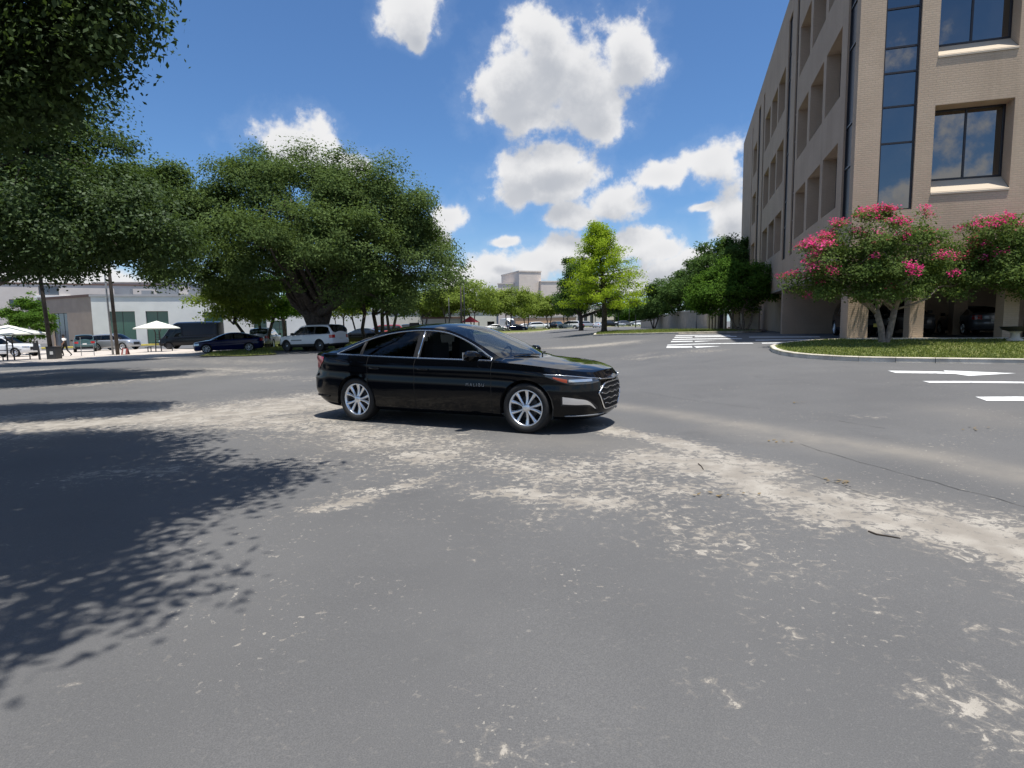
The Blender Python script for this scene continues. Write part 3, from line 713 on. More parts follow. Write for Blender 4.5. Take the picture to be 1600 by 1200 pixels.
SEDAN = dict(
 outline=[(2.33,0),(2.315,.24),(2.268,.44),(2.17,.61),(2.03,.745),(1.88,.830),(1.70,.885),(1.415,.915),(.8,.912),(0,.918),(-.8,.925),(-1.415,.925),(-1.85,.905),(-2.15,.86),(-2.35,.76),(-2.455,.58),(-2.505,.32),(-2.52,0)],
 zbot=[(-2.52,.29),(-2.2,.24),(-1.8,.20),(0,.185),(1.8,.185),(2.2,.175),(2.4,.175)],
 zsh=[(-2.52,1.02),(-2.3,1.02),(-1.9,1.005),(-1.4,.985),(-.8,.965),(0,.945),(.5,.935),(1.0,.92),(1.5,.885),(1.9,.835),(2.2,.785),(2.4,.755)],
 zc=[(-2.52,1.05),(-2.35,1.075),(-2.1,1.085),(-1.9,1.11),(-1.6,1.215),(-1.3,1.32),(-1.0,1.40),(-.8,1.43),(-.4,1.455),(-.1,1.44),(.12,1.39),(.3,1.315),(.5,1.215),(.8,1.065),(1.0,.965),(1.25,.945),(1.6,.905),(2.0,.845),(2.25,.79),(2.4,.755)],
 zb=[(-2.2,1.055),(-1.9,1.085),(-1.6,1.175),(-1.3,1.265),(-1.0,1.335),(-.8,1.365),(-.4,1.39),(-.1,1.38),(.12,1.345),(.3,1.29),(.5,1.21),(.8,1.07),(1.0,.965)],
 yb=[(-2.2,.72),(-1.9,.68),(-1.6,.65),(-1.3,.625),(-1.0,.60),(-.4,.585),(.12,.61),(.5,.655),(.8,.70),(1.0,.725)],
 za=[(-1.86,1.0),(-1.78,1.03),(-1.6,1.11),(-1.35,1.205),(-1.1,1.275),(-.8,1.325),(-.4,1.35),(-.1,1.338),(.12,1.305),(.3,1.25),(.5,1.168),(.7,1.07),(.85,.99),(.93,.955)],
 bow=[(-2.4,0),(-1.92,-.16),(-1.0,-.06),(-.6,0),(-.2,.02),(.12,.08),(1.0,.24),(1.3,.14),(1.9,0)],
 side=[(0,.11),(.06,.055),(.16,.03),(.40,.004),(.55,0),(.70,.012),(.80,.004),(.88,.010),(1,.055)],
 front=[(0,.10),(.08,.05),(.25,.02),(.5,0),(.72,.01),(.88,.03),(1,.085)],
 rear=[(0,.12),(.1,.05),(.3,.0),(.5,.0),(.62,.035),(.8,.045),(.95,.03),(1,.06)],
 glass=(-1.82, .90), ws=(.10, 1.0), bl=(-1.90, -1.02), gh=(-2.0, 1.0), wheels=(1.415, -1.415), r=.330, tread=.225, track=.79, arch=.370,
 pillars=[(-.37, -.27), (-1.36, -1.31)], top=1.455)
SUV = dict(
 outline=[(2.45,0),(2.44,.35),(2.40,.6),(2.28,.80),(2.05,.91),(1.7,.965),(1.48,.98),(.8,.985),(0,.985),(-.8,.99),(-1.5,.985),(-2.0,.955),(-2.3,.90),(-2.46,.78),(-2.53,.5),(-2.55,0)],
 zbot=[(-2.55,.42),(-2.2,.36),(-1.6,.30),(0,.29),(1.7,.30),(2.2,.32),(2.45,.34)],
 zsh=[(-2.55,1.12),(-2.2,1.12),(-1.5,1.115),(0,1.10),(.9,1.08),(1.5,1.06),(2.0,1.02),(2.45,.96)],
 zc=[(-2.55,1.14),(-2.50,1.25),(-2.42,1.42),(-2.30,1.60),(-2.15,1.715),(-1.9,1.75),(-1.2,1.775),(-.4,1.78),(.1,1.76),(.3,1.70),(.6,1.52),(.9,1.30),(1.15,1.14),(1.4,1.115),(1.9,1.08),(2.2,1.04),(2.45,.97)],
 zb=[(-2.50,1.15),(-2.42,1.36),(-2.30,1.53),(-2.15,1.65),(-1.9,1.69),(-1.2,1.72),(-.4,1.725),(.1,1.70),(.3,1.64),(.6,1.47),(.9,1.27),(1.15,1.12)],
 yb=[(-2.5,.76),(-2.3,.72),(-1.9,.70),(-.4,.70),(.3,.72),(.9,.79),(1.15,.82)],
 za=[(-2.38,1.15),(-2.30,1.30),(-2.15,1.54),(-1.9,1.60),(-1.2,1.64),(-.4,1.645),(.1,1.63),(.3,1.57),(.6,1.39),(.85,1.2),(1.0,1.11)],
 bow=[(-2.5,0),(-2.2,-.02),(-1,0),(-.2,.02),(.25,.06),(1.15,.2),(1.6,.1),(2.1,0)],
 side=[(0,.07),(.06,.02),(.3,.005),(.5,0),(.75,.01),(.9,.012),(1,.055)], front=[(0,.1),(.15,.03),(.5,0),(.8,.015),(1,.07)], rear=[(0,.08),(.2,.0),(.4,.0),(.55,.03),(1,.05)],
 glass=(-2.36, .97), ws=(.22, 1.15), bl=(-2.48, -2.12), gh=(-2.5, 1.15), wheels=(1.51, -1.51), r=.385, tread=.255, track=.85, arch=.44, pillars=[(-.12, -.02), (-1.08, -.98)], top=1.78)
VAN = dict(
 outline=[(2.95,0),(2.93,.4),(2.86,.7),(2.7,.88),(2.4,.97),(1.9,.99),(0,.99),(-2.0,.99),(-2.75,.98),(-2.92,.94),(-2.95,.8),(-2.96,0)],
 zbot=[(-2.96,.45),(0,.36),(2.95,.36)], zsh=[(-2.96,1.24),(0,1.24),(1.6,1.22),(2.3,1.12),(2.7,1.06),(2.95,.98)],
 zc=[(-2.96,2.60),(-2.7,2.66),(0,2.70),(.9,2.70),(1.3,2.60),(1.55,2.38),(2.0,1.75),(2.3,1.32),(2.45,1.2),(2.7,1.12),(2.95,1.0)],
 zb=[(-2.96,2.50),(0,2.55),(.9,2.55),(1.3,2.44),(1.55,2.24),(2.0,1.66),(2.3,1.27),(2.4,1.18)], yb=[(-2.9,.80),(0,.80),(1.3,.80),(2.0,.84),(2.35,.87)],
 za=[(.55,1.25),(.56,1.85),(1.3,1.95),(1.6,1.88),(1.95,1.55),(2.15,1.25)], bow=[(-2.9,0),(1.2,.06),(2.35,.25),(2.6,.1),(2.8,0)],
 side=[(0,.06),(.1,.01),(.5,0),(1,.03)], front=[(0,.08),(.2,.02),(.6,0),(1,.08)], rear=[(0,.03),(.5,0),(1,.01)],
 glass=(.57, 2.1), ws=(1.5, 2.38), bl=(9, 9), gh=(-3.2, 2.36), wheels=(1.85, -1.75), r=.36, tread=.235, track=.84, arch=.42, pillars=[], top=2.7)
def wheel(parent, x, y, r, w, out, n=28, spokes=10, rim='alloy', hub=None, steel=False):
    """out = +1 if the outer face looks to +y"""
    root = MB()
    hw = w / 2
    prof = [(r * .74, -hw * .82), (r * .82, -hw), (r * .93, -hw * .98), (r * .985, -hw * .8), (r, -hw * .4), (r, hw * .4), (r * .985, hw * .8), (r * .93, hw * .98), (r * .82, hw), (r * .745, hw * .84), (r * .72, hw * .7)]
    root.lathe([(a, b * out) for a, b in prof], n, 'Y', flip=out > 0)
    ty = root.build('wheel', 'rubber', parent, True); ty.location = (x, y, r)
    ri = r * .735
    b = MB().lathe([(ri, .8 * hw * out), (ri * .985, .84 * hw * out), (ri * .93, .78 * hw * out), (ri * .90, .3 * hw * out), (ri * .90, -.7 * hw * out)], n, 'Y', flip=out > 0)
    if steel:
        b.lathe([(ri * .92, .35 * hw * out), (ri * .6, .55 * hw * out), (ri * .3, .45 * hw * out), (.001, .45 * hw * out)], n, 'Y', flip=out > 0)
    elif spokes:
        for k in range(spokes):
            pr = k // 2; sgn = 1 if k % 2 else -1
            a0 = 2 * math.pi * pr / (spokes / 2) + sgn * .17; a1 = 2 * math.pi * pr / (spokes / 2) + sgn * .30
            vs = []
            for t in np.linspace(0, 1, 5):
                a = a0 + (a1 - a0) * t; rr = ri * (.16 + .77 * t); hwid = ri * (.055 + .058 * t ** 1.3); yy = hw * (.78 - .16 * math.sin(math.pi * t * .9) - .02) * out
                ca, sa = math.cos(a), math.sin(a)
                for off, dy in ((-hwid, -.025), (-hwid * .62, 0), (hwid * .62, 0), (hwid, -.025)):
                    vs.append((rr * ca - off * sa, yy + dy * out, rr * sa + off * ca))
            fs = []
            for i in range(4):
                for j in range(3):
                    f = (i * 4 + j, i * 4 + j + 1, (i + 1) * 4 + j + 1, (i + 1) * 4 + j); fs.append(f if out < 0 else f[::-1])
            b.add(vs, fs)
        b.lathe([(ri * .24, .66 * hw * out), (ri * .20, .76 * hw * out), (ri * .10, .80 * hw * out), (.001, .80 * hw * out)], 14, 'Y', flip=out > 0)
    b.build('rim', rim, ty, True)
    if spokes and not steel:
        d = MB().lathe([(ri * .88, -.1 * hw * out), (.001, -.1 * hw * out)], n, 'Y', flip=out > 0); d.build('rim_backing', 'void', ty)
        d = MB().lathe([(ri * .62, .10 * hw * out), (ri * .62, .02 * hw * out), (ri * .2, .10 * hw * out)], n, 'Y', flip=out > 0); d.build('brake_disc', 'metal_dark', ty)
        for k in range(5):
            a = 2 * math.pi * (k + .5) / 5
            MB().lathe([(.011, .66 * hw * out), (.010, .74 * hw * out), (.0005, .75 * hw * out)], 6, 'Y', (ri * .17 * math.cos(a), 0, ri * .17 * math.sin(a)), flip=out > 0).build('lug_nut', 'metal_dark', ty)
    if hub:
        MB().lathe([(ri * .24, .5 * hw * out), (ri * .2, .66 * hw * out), (.001, .7 * hw * out)], 14, 'Y', flip=out > 0).build('hub_cap', hub, ty, True)
    return ty
class Body:
    def __init__(s, sp, step, nt=22):
        s.sp = sp
        o = np.array(sp['outline'], float); L = np.r_[0, np.cumsum(np.linalg.norm(np.diff(o, axis=0), axis=1))]
        n = int(L[-1] / step); q = np.linspace(0, L[-1], n)
        fx, fy = cv(list(zip(L, o[:, 0]))), cv(list(zip(L, o[:, 1])))
        x, y = fx(q), fy(q); y[0] = y[-1] = 0
        s.q, s.x0 = q, x
        tx, ty = np.gradient(x), np.gradient(y); l = np.hypot(tx, ty); nx_, ny_ = -ty / l * -1, tx / l * -1
        # outward normal (front centre first, going to +y): rotate tangent
        nx_, ny_ = ty / l, -tx / l
        nx_[0], ny_[0], nx_[-1], ny_[-1] = 1, 0, -1, 0
        xf, xr = x[0], x[-1]
        wf = sst(xf - .65, xf - .15, x); wr = sst(-(xr + .60), -(xr + .15), -x)
        t = np.linspace(0, 1, nt); s.t = t
        ins = (1 - wf - wr)[:, None] * cv(sp['side'])(t)[None] + wf[:, None] * cv(sp['front'])(t)[None] + wr[:, None] * cv(sp['rear'])(t)[None]
        zb, zs = cv(sp['zbot'])(x), cv(sp['zsh'])(x); s.zb, s.zs = zb, zs
        yk = np.clip(y / .05, 0, 1)
        s.X = x[:, None] - nx_[:, None] * ins; s.Y = np.maximum(0, y[:, None] - ny_[:, None] * ins) * np.where(y > 1e-6, 1, 0)[:, None]; s.Zz = zb[:, None] + (zs - zb)[:, None] * t[None]
        s.nx, s.ny = nx_, ny_
        # top ribs
        xs, Yh, Zs = s.X[:, -1], s.Y[:, -1], s.Zz[:, -1]; s.xs = xs
        zc = cv(sp['zc'])(xs); a, b = sp['gh']
        g = sst(a - .22, a, xs) * (1 - sst(b, b + .22, xs)); s.g = g
        Yq = np.maximum(Yh, 1e-4)
        def hz(yy): return Zs + (zc - Zs) * (1 - np.clip(yy / Yq, 0, 1) ** 2.4)
        y5 = g * (Yh - .028) + (1 - g) * .97 * Yh; z5 = g * (Zs + .012) + (1 - g) * hz(.97 * Yh)
        ybv = g * np.minimum(cv(sp['yb'])(xs), Yh * .97) + (1 - g) * .78 * Yh; zbv = g * cv(sp['zb'])(xs) + (1 - g) * hz(.78 * Yh)
        zbv = np.maximum(zbv, np.minimum(z5 + .002, zc))
        inside = (xs > sp['glass'][0]) & (xs < sp['glass'][1])
        zav = np.where(inside, np.clip(cv(sp['za'])(xs), z5 + .001, zbv - .012), z5 + (zbv - z5) * .12)
        fr = np.clip((zav - z5) / np.maximum(zbv - z5, 1e-4), 0, 1)
        yav = y5 + (ybv - y5) * fr + .022 * np.sin(np.pi * fr) * g
        bow = cv(sp['bow'])(xs)
        K = 7; lines = [(xs, Yh, Zs), (xs, y5, z5)]
        for k in (1, 2):                      # curved side glass
            f = k / 3; yy = y5 + (yav - y5) * f + .012 * math.sin(math.pi * f) * g; lines.append((xs, yy, z5 + (zav - z5) * f))
        lines += [(xs, yav, zav), (xs, ybv, zbv)]
        for k in range(1, K + 1):
            yy = ybv * (1 - k / K); fr2 = 1 - (yy / np.maximum(ybv, 1e-4)) ** 2.2
            lines.append((xs + bow * (1 - (yy / np.maximum(ybv, 1e-4)) ** 2), yy, zbv + (zc - zbv) * fr2))
        s.L = np.array([np.c_[a_, b_, c_] for a_, b_, c_ in lines])   # line, station, xyz
        s.nl = len(lines)
    def emit(s, parts, grid, classify, sgn):
        """grid[i][j] xyz; classify(i,j)->part key or None"""
        ni, nj = grid.shape[:2]
        for i in range(ni - 1):
            for j in range(nj - 1):
                k = classify(i, j)
                if k is None: continue
                parts.setdefault(k, []).append((i, j))
    def patch(s, q0, q1, lo, hi, off, nu=14, nv=4):
        """piece laid on the wrap surface between arc lengths q0..q1 (from front centre), heights lo(q)..hi(q)"""
        qs = np.linspace(q0, q1, nu); G = np.zeros((nu, nv, 3))
        for a, q in enumerate(qs):
            i = np.clip(np.searchsorted(s.q, q) - 1, 0, len(s.q) - 2); f = (q - s.q[i]) / (s.q[i + 1] - s.q[i])
            X = s.X[i] * (1 - f) + s.X[i + 1] * f; Yv = s.Y[i] * (1 - f) + s.Y[i + 1] * f; Zv = s.Zz[i] * (1 - f) + s.Zz[i + 1] * f
            nx_ = s.nx[i] * (1 - f) + s.nx[i + 1] * f; ny_ = s.ny[i] * (1 - f) + s.ny[i + 1] * f
            for b, v in enumerate(np.linspace(0, 1, nv)):
                z = lo(q) + (hi(q) - lo(q)) * v
                G[a, b] = (np.interp(z, Zv, X) + nx_ * off, np.interp(z, Zv, Yv) + ny_ * off, z)
        return G
def grid_mesh(G, sgn, mb=None, mi=0):
    nu, nv = G.shape[:2]; mb = mb or MB(); V = G.reshape(-1, 3) * np.array([1, sgn, 1])
    fs = []
    for i in range(nu - 1):
        for j in range(nv - 1):
            f = (i * nv + j, (i + 1) * nv + j, (i + 1) * nv + j + 1, i * nv + j + 1); fs.append(f if sgn > 0 else f[::-1])
    return mb.add(V, fs, mi)
def make_vehicle(name, sp, paint, step=.1, nt=10, hero=False, low_trim=False, glass='glass_tint', wheels=dict(), dark_roof=False, inside=True):
    root = empty(name); B = Body(sp, step, nt); R = sp['arch']; rw = sp['r']
    mats = {}
    buckets = {}
    def put(key, mat, V, faces, smooth=True):
        mb, m = buckets.setdefault(key, (MB(), mat)); mb.add(V, faces)
    for sgn in (1, -1):
        # ---- lower body
        G = np.stack([B.X, B.Y * sgn, B.Zz], -1); ni, nj = G.shape[:2]
        kill = np.zeros((ni - 1, nj - 1), bool)
        cx = (B.X[:-1, :-1] + B.X[1:, 1:]) / 2; cz = (B.Zz[:-1, :-1] + B.Zz[1:, 1:]) / 2; cy = (B.Y[:-1, :-1] + B.Y[1:, 1:]) / 2
        for wx in sp['wheels']:
            kill |= (np.hypot(cx - wx, cz - rw) < R) & (cy > .5)
        vk = np.zeros((ni, nj), bool); vn = np.zeros((ni, nj), bool)
        for a in (0, 1):
            for b in (0, 1):
                vk[a:ni - 1 + a, b:nj - 1 + b] |= kill; vn[a:ni - 1 + a, b:nj - 1 + b] |= ~kill
        bd = vk & vn
        for wx in sp['wheels']:
            dx, dz = G[..., 0] - wx, G[..., 2] - rw; d = np.hypot(dx, dz); m = bd & (d < R * 1.35) & (d > 1e-3)
            G[..., 0] = np.where(m, wx + dx / np.maximum(d, 1e-3) * R, G[..., 0]); G[..., 2] = np.where(m, np.maximum(rw + dz / np.maximum(d, 1e-3) * R, B.Zz[:, :1]), G[..., 2])
        V = G.reshape(-1, 3)
        reg = {}
        for i in range(ni - 1):
            xm = (B.x0[i] + B.x0[i + 1]) / 2
            for j in range(nj - 1):
                if kill[i, j]: continue
                if hero:
                    if B.q[i] < 1.08: k = ('front_bumper', 0)
                    elif xm > .92: k = ('front_fender', sgn)
                    elif xm > -.315: k = ('front_door', sgn)
                    elif xm > -1.16: k = ('rear_door', sgn)
                    elif xm > -2.10: k = ('rear_fender', sgn)
                    else: k = ('rear_bumper', 0)
                    if k[0].endswith('door') and j < 2: k = ('sill', sgn)
                else:
                    k = ('lower_trim', 0) if low_trim and cz[i, j] < sp['zbot'][1][1] + .14 else ('body', 0)
                f = (i * nj + j, i * nj + j + 1, (i + 1) * nj + j + 1, (i + 1) * nj + j)
                reg.setdefault(k, []).append(f if sgn < 0 else f[::-1])
        for k, fs in reg.items():
            used = sorted({a for f in fs for a in f}); mp = {a: n for n, a in enumerate(used)}
            put(k, 'black_plastic' if k[0] == 'lower_trim' else paint, V[used], [tuple(mp[a] for a in f) for f in fs])
        # ---- upper body
        LT = B.L.copy(); LT[..., 1] *= sgn; nl, ns = LT.shape[:2]; V = LT.reshape(-1, 3); reg = {}
        for i in range(ns - 1):
            xm = (B.xs[i] + B.xs[i + 1]) / 2; 
            for j in range(nl - 1):
                if j == 0: k = ('body', 0)
                elif j <= 3:
                    if sp['glass'][0] < xm < sp['glass'][1]:
                        k = ('side_window', sgn, 0)
                        for n, (a, b) in enumerate(sp['pillars']):
                            if a < xm < b: k = ('door_pillar', sgn, n); break
                            if xm < a: k = ('side_window', sgn, n + 1)
                    else: k = ('hood', 0) if xm > sp['gh'][1] else (('trunk_lid', 0) if xm < sp['bl'][0] and sp is SEDAN else ('body', 0))
                elif j == 4: k = ('hood', 0) if xm > sp['gh'][1] + .05 else (('trunk_lid', 0) if sp is SEDAN and xm < sp['bl'][0] else ('body', 0))
                else:
                    if sp['ws'][0] < xm < sp['ws'][1]: k = ('windshield', 0)
                    elif sp['bl'][0] < xm < sp['bl'][1]: k = ('rear_window', 0)
                    elif xm >= sp['ws'][1]: k = ('hood', 0)
                    elif xm <= sp['bl'][0] and sp['bl'][0] < 5: k = ('trunk_lid', 0)
                    else: k = ('roof', 0)
                f = (j * ns + i, j * ns + i + 1, (j + 1) * ns + i + 1, (j + 1) * ns + i)
                reg.setdefault(k, []).append(f if sgn > 0 else f[::-1])
        for k, fs in reg.items():
            used = sorted({a for f in fs for a in f}); mp = {a: n for n, a in enumerate(used)}
            m = paint
            if k[0] == 'side_window': m = ('glass_front' if k[2] == 0 and hero else glass)
            if k[0] in ('windshield',): m = 'glass_screen' if hero else glass
            if k[0] == 'rear_window': m = glass
            if k[0] == 'door_pillar': m = 'black_plastic'
            if k[0] == 'roof' and dark_roof: m = 'black_plastic'
            put(k, m, V[used], [tuple(mp[a] for a in f) for f in fs])
    objs = {}
    for k, (mb, m) in buckets.items():
        o = mb.build(k[0], m, root, True); objs[k] = o
        bm = bmesh.new(); bm.from_mesh(o.data); bmesh.ops.remove_doubles(bm, verts=bm.verts[:], dist=.0006); bm.to_mesh(o.data); bm.free()
    # ---- wheels, wells, floor
    for wx in sp['wheels']:
        for sgn in (1, -1):
            wheel(root, wx, sgn * sp['track'], rw, sp['tread'], sgn, **wheels)
            w = MB(); n = 14; Yo = sp['track'] + sp['tread'] * .42; Yi = sp['track'] - sp['tread'] * .8
            vs = []
            for a in np.linspace(-.25, math.pi + .25, n):
                for yy in (Yo, Yi): vs.append((wx + (R + .012) * math.cos(a), sgn * yy, rw + (R + .012) * math.sin(a)))
            w.add(vs, [(2 * i, 2 * i + 1, 2 * i + 3, 2 * i + 2) for i in range(n - 1)])
            w.add([vs[2 * i + 1] for i in range(n)], [tuple(range(n))]); w.build('wheel_well', 'void', root)
    xf, xr = sp['outline'][0][0], sp['outline'][-1][0]; zfl = sp['zbot'][2][1]
    MB().box(((xf + xr) / 2, 0, zfl + .07), (xf - xr - .5, 2 * (sp['track'] - sp['tread'] * .85), .10)).build('underbody', 'void', root)
    if inside:
        zf = zfl + .14; a, b = sp['gh']; zs = sp['zsh'][len(sp['zsh']) // 2][1]
        it = MB(); hw = sp['track'] + .02
        it.box(((a + b) / 2 - .05, 0, zf), (b - a + .1, 2 * hw, .05))
        it.box((b + .02, 0, (zf + zs) / 2 - .04), (.25, 2 * hw - .1, zs - zf - .02)); it.box((b - .22, 0, zs - .16), (.4, 2 * hw - .16, .2), top=.85)
        if a > -3: it.box((max(a, -2.2) + .2, 0, zs - .06), (.55, 2 * hw - .2, .06))
        it.build('dashboard', 'interior', root)
        rows_ = [(.02, (-.37, .37)), (-.86, (-.38, .38))] if sp is not VAN else [(1.15, (-.45, .45))]
        for xx, ys in rows_:
            for yy in ys:
                st = MB(); st.box((xx, yy, zf + .24), (.5, .5, .2), top=.95); st.box((xx - .30, yy, zf + .56), (.16, .48, .52), top=.86); st.box((xx - .34, yy, zf + .90), (.09, .24, .17), top=.8)
                st.build('seat', 'seat_cloth', root, False)
        sw = MB(); cpt = (b - .52, .37, zs - .03); sw.tube([(cpt[0] + .06 * math.sin(t) * 1.0, cpt[1] + .18 * math.cos(t), cpt[2] + .17 * math.sin(t)) for t in np.linspace(0, 2 * math.pi, 20)], .014, 5); sw.build('steering_wheel', 'interior', root, True)
    return root, B, objs
def lights(root, B, sp, kind, sedan_h=True):
    """simple head and tail lamps for the parked vehicles"""
    qe = B.q[-1]
    zf = float(cv(sp['zsh'])(sp['outline'][0][0])); zr = float(cv(sp['zsh'])(sp['outline'][-1][0]))
    for sgn in (1, -1):
        grid_mesh(B.patch(.45, 1.0, lambda q: zf - .22 + .08 * (q - .45), lambda q: zf - .06 + .03 * (q - .45), .006, 8, 3), sgn).build('headlight', 'lamp_clear', root, True)
        grid_mesh(B.patch(qe - .98, qe - .52, lambda q: zr - .26, lambda q: zr - .05, .006, 8, 3), sgn).build('taillight', 'lamp_red', root, True)
        mo = MB(); xb = sp['glass'][1] - .2 if kind != 'van' else 2.0; zz = float(cv(sp['zsh'])(xb)) + .10; yy = float(cv(sp['outline'])(xb)) if False else sp['track'] + .17
        mo.box((xb, sgn * (yy + .06), zz), (.12, .22, .15), top=.8); mo.build('mirror', 'black_plastic', root)
    g = MB(); grid_mesh(B.patch(0, .42, lambda q: zf - .40, lambda q: zf - .12, .006, 6, 3), 1, g); grid_mesh(B.patch(0, .42, lambda q: zf - .40, lambda q: zf - .12, .006, 6, 3), -1, g); g.build('grille', 'black_plastic', root, True)
    p = MB(); pz = zr - .30; grid_mesh(B.patch(qe - .17, qe, lambda q: pz - .07, lambda q: pz + .06, .010, 4, 2), 1, p); grid_mesh(B.patch(qe - .17, qe, lambda q: pz - .07, lambda q: pz + .06, .010, 4, 2), -1, p); p.build('licence_plate', 'plate_white', root)

def place(root, x, y, yaw, label, cat, group=None, z=None):
    root.location = (x, y, (Z(x, y) if z is None else z) + .006); root.rotation_euler = (0, 0, yaw)
    # stand on the slope
    e = 1.2; gx_ = (Z(x + e, y) - Z(x - e, y)) / (2 * e); gy_ = (Z(x, y + e) - Z(x, y - e)) / (2 * e)
    if z is None:
        nrm = Vector((-gx_, -gy_, 1)).normalized(); q = Vector((0, 0, 1)).rotation_difference(nrm)
        root.rotation_euler = (q.to_matrix() @ Matrix.Rotation(yaw, 3, 'Z')).to_euler()
    return tag(root, label, cat, group)

# ---- the black sedan
car, B, parts = make_vehicle('sedan', SEDAN, 'paint_black', .028, 30, hero=True, wheels=dict(n=48))
CX, CY, CYAW = -.6926, 8.983, -.4673
place(car, CX, CY, CYAW, 'glossy black sedan parked across the middle of the lot', 'car')
for wo_ in car.children:
    if wo_.name.startswith('wheel'): pass
i0 = [i for i in range(len(B.xs)) if SEDAN['glass'][0] + .0 < B.xs[i] < SEDAN['glass'][1]]
for sgn in (1, -1):
    m = np.array([1, sgn, 1])
    lo_ = [B.L[1][i] * m + np.array([0, sgn * .004, 0]) for i in i0]; hi_ = [B.L[4][i] * m + np.array([0, sgn * .004, .002]) for i in i0]
    loop = lo_ + hi_[::-1] + [lo_[0]]
    MB().tube(loop, .0105, 6, False).build('window_trim', 'chrome', car, True)
    xs_ = [i for i in i0 if -.325 < B.xs[i] < -.28][:1] + [i for i in i0 if -1.36 < B.xs[i] < -1.31][:1]
    for i, rr in zip(xs_, (.011, .006)):
        MB().tube([B.L[k][i] * m + np.array([0, sgn * .005, 0]) for k in (1, 2, 3, 4)], rr, 6).build('window_trim', 'chrome' if rr > .01 else 'black_plastic', car, True)
    # door shut lines
    for xg, z0 in ((.92, .22), (-.315, .22), (-1.16, .45)):
        i = int(np.argmin(abs(B.x0 - xg))); ln = [(B.X[i, j], B.Y[i, j] * sgn + sgn * .0005, B.Zz[i, j]) for j in range(len(B.t)) if B.Zz[i, j] > z0]
        MB().tube(ln, .0035, 4).build('shut_line', 'void', car)
    # handles
    for xh in (-.16, -1.02):
        i = int(np.argmin(abs(B.x0 - xh))); y_ = np.interp(.80, B.Zz[i], B.Y[i])
        MB().tube([(xh - .10, sgn * (y_ - .004), .812), (xh - .07, sgn * (y_ + .028), .815), (xh + .07, sgn * (y_ + .028), .810), (xh + .10, sgn * (y_ - .004), .806)], [.010, .014, .014, .010], 8).build('door_handle', 'paint_black', car, True)
    # mirrors
    mb = MB()
    vs = []
    for t in np.linspace(0, 1, 7):
        yy = .92 + .23 * t; sc = math.sqrt(max(.05, 1 - (max(0, t - .55) / .48) ** 2)); bx = .70 - .03 * t
        for a in np.linspace(0, 2 * math.pi, 12, endpoint=False):
            vs.append((bx + .085 * sc * math.cos(a) * (1.25 if math.cos(a) > 0 else .6), sgn * yy, 1.0 + .012 * t + .075 * sc * math.sin(a) * (1 if t > .15 else .5)))
    mb.add(vs, [(i * 12 + j, i * 12 + (j + 1) % 12, (i + 1) * 12 + (j + 1) % 12, (i + 1) * 12 + j) if sgn > 0 else ((i + 1) * 12 + j, (i + 1) * 12 + (j + 1) % 12, i * 12 + (j + 1) % 12, i * 12 + j) for i in range(6) for j in range(12)] + [tuple(range(72, 84)), tuple(range(11, -1, -1))])
    mo = mb.build('mirror', 'paint_black', car, True)
    MB().box((.635, sgn * 1.055, 1.01), (.012, .15, .10)).build('mirror_glass', 'lamp_clear', mo)
    # lamps
    hl = grid_mesh(B.patch(.44, 1.20, cv([(.44, .655), (.62, .640), (.85, .640), (1.0, .672), (1.20, .748)]), cv([(.44, .690), (.62, .715), (.85, .742), (1.0, .757), (1.20, .770)]), .006, 26, 6), sgn).build('headlight', 'lamp_dark', car, True)
    grid_mesh(B.patch(.56, .90, lambda q: .672, lambda q: .705, .010, 14, 3), sgn).build('lamp_lens', 'lamp_clear', hl, True)
    grid_mesh(B.patch(.92, 1.10, cv([(.92, .662), (1.0, .684), (1.10, .725)]), cv([(.92, .705), (1.0, .722), (1.10, .744)]), .010, 10, 4), sgn).build('reflector', 'lamp_amber', hl, True)
    MB().tube(B.patch(.40, 1.22, cv([(.40, .697), (.62, .720), (.85, .748), (1.22, .776)]), cv([(.40, .698), (.62, .721), (.85, .749), (1.22, .777)]), .010, 24, 2)[:, 0] * m, .006, 5).build('lamp_trim', 'chrome', hl, True)
    fg = grid_mesh(B.patch(.50, .98, cv([(.50, .305), (.62, .368), (.80, .378), (.98, .392)]), cv([(.50, .316), (.62, .412), (.80, .458), (.98, .486)]), .008, 18, 4), sgn).build('fog_lamp', 'alloy', car, True)
    MB().tube(B.patch(.28, .95, lambda q: .222 + .012 * q, lambda q: .23 + .012 * q, .012, 16, 2)[:, 0] * m, .008, 5).build('bumper_trim', 'metal_grey', car, True)
    grid_mesh(B.patch(.46, 1.0, cv([(.46, .29), (.62, .345), (1.0, .37)]), cv([(.46, .33), (.62, .43), (.8, .465), (1.0, .49)]), .003, 14, 4), sgn).build('fog_recess', 'black_plastic', car, True)
    qe = B.q[-1]
    tl = grid_mesh(B.patch(qe - 1.10, qe - .42, cv([(qe - 1.10, .90), (qe - .90, .79), (qe - .42, .82)]), cv([(qe - 1.10, .965), (qe - .90, .985), (qe - .42, .965)]), .007, 20, 5), sgn).build('taillight', 'lamp_red', car, True)
    MB().tube(B.patch(qe - 1.2, qe - .65, lambda q: .36, lambda q: .37, .006, 10, 2)[:, 0] * m, .014, 5).build('bumper_trim', 'void', car, True)
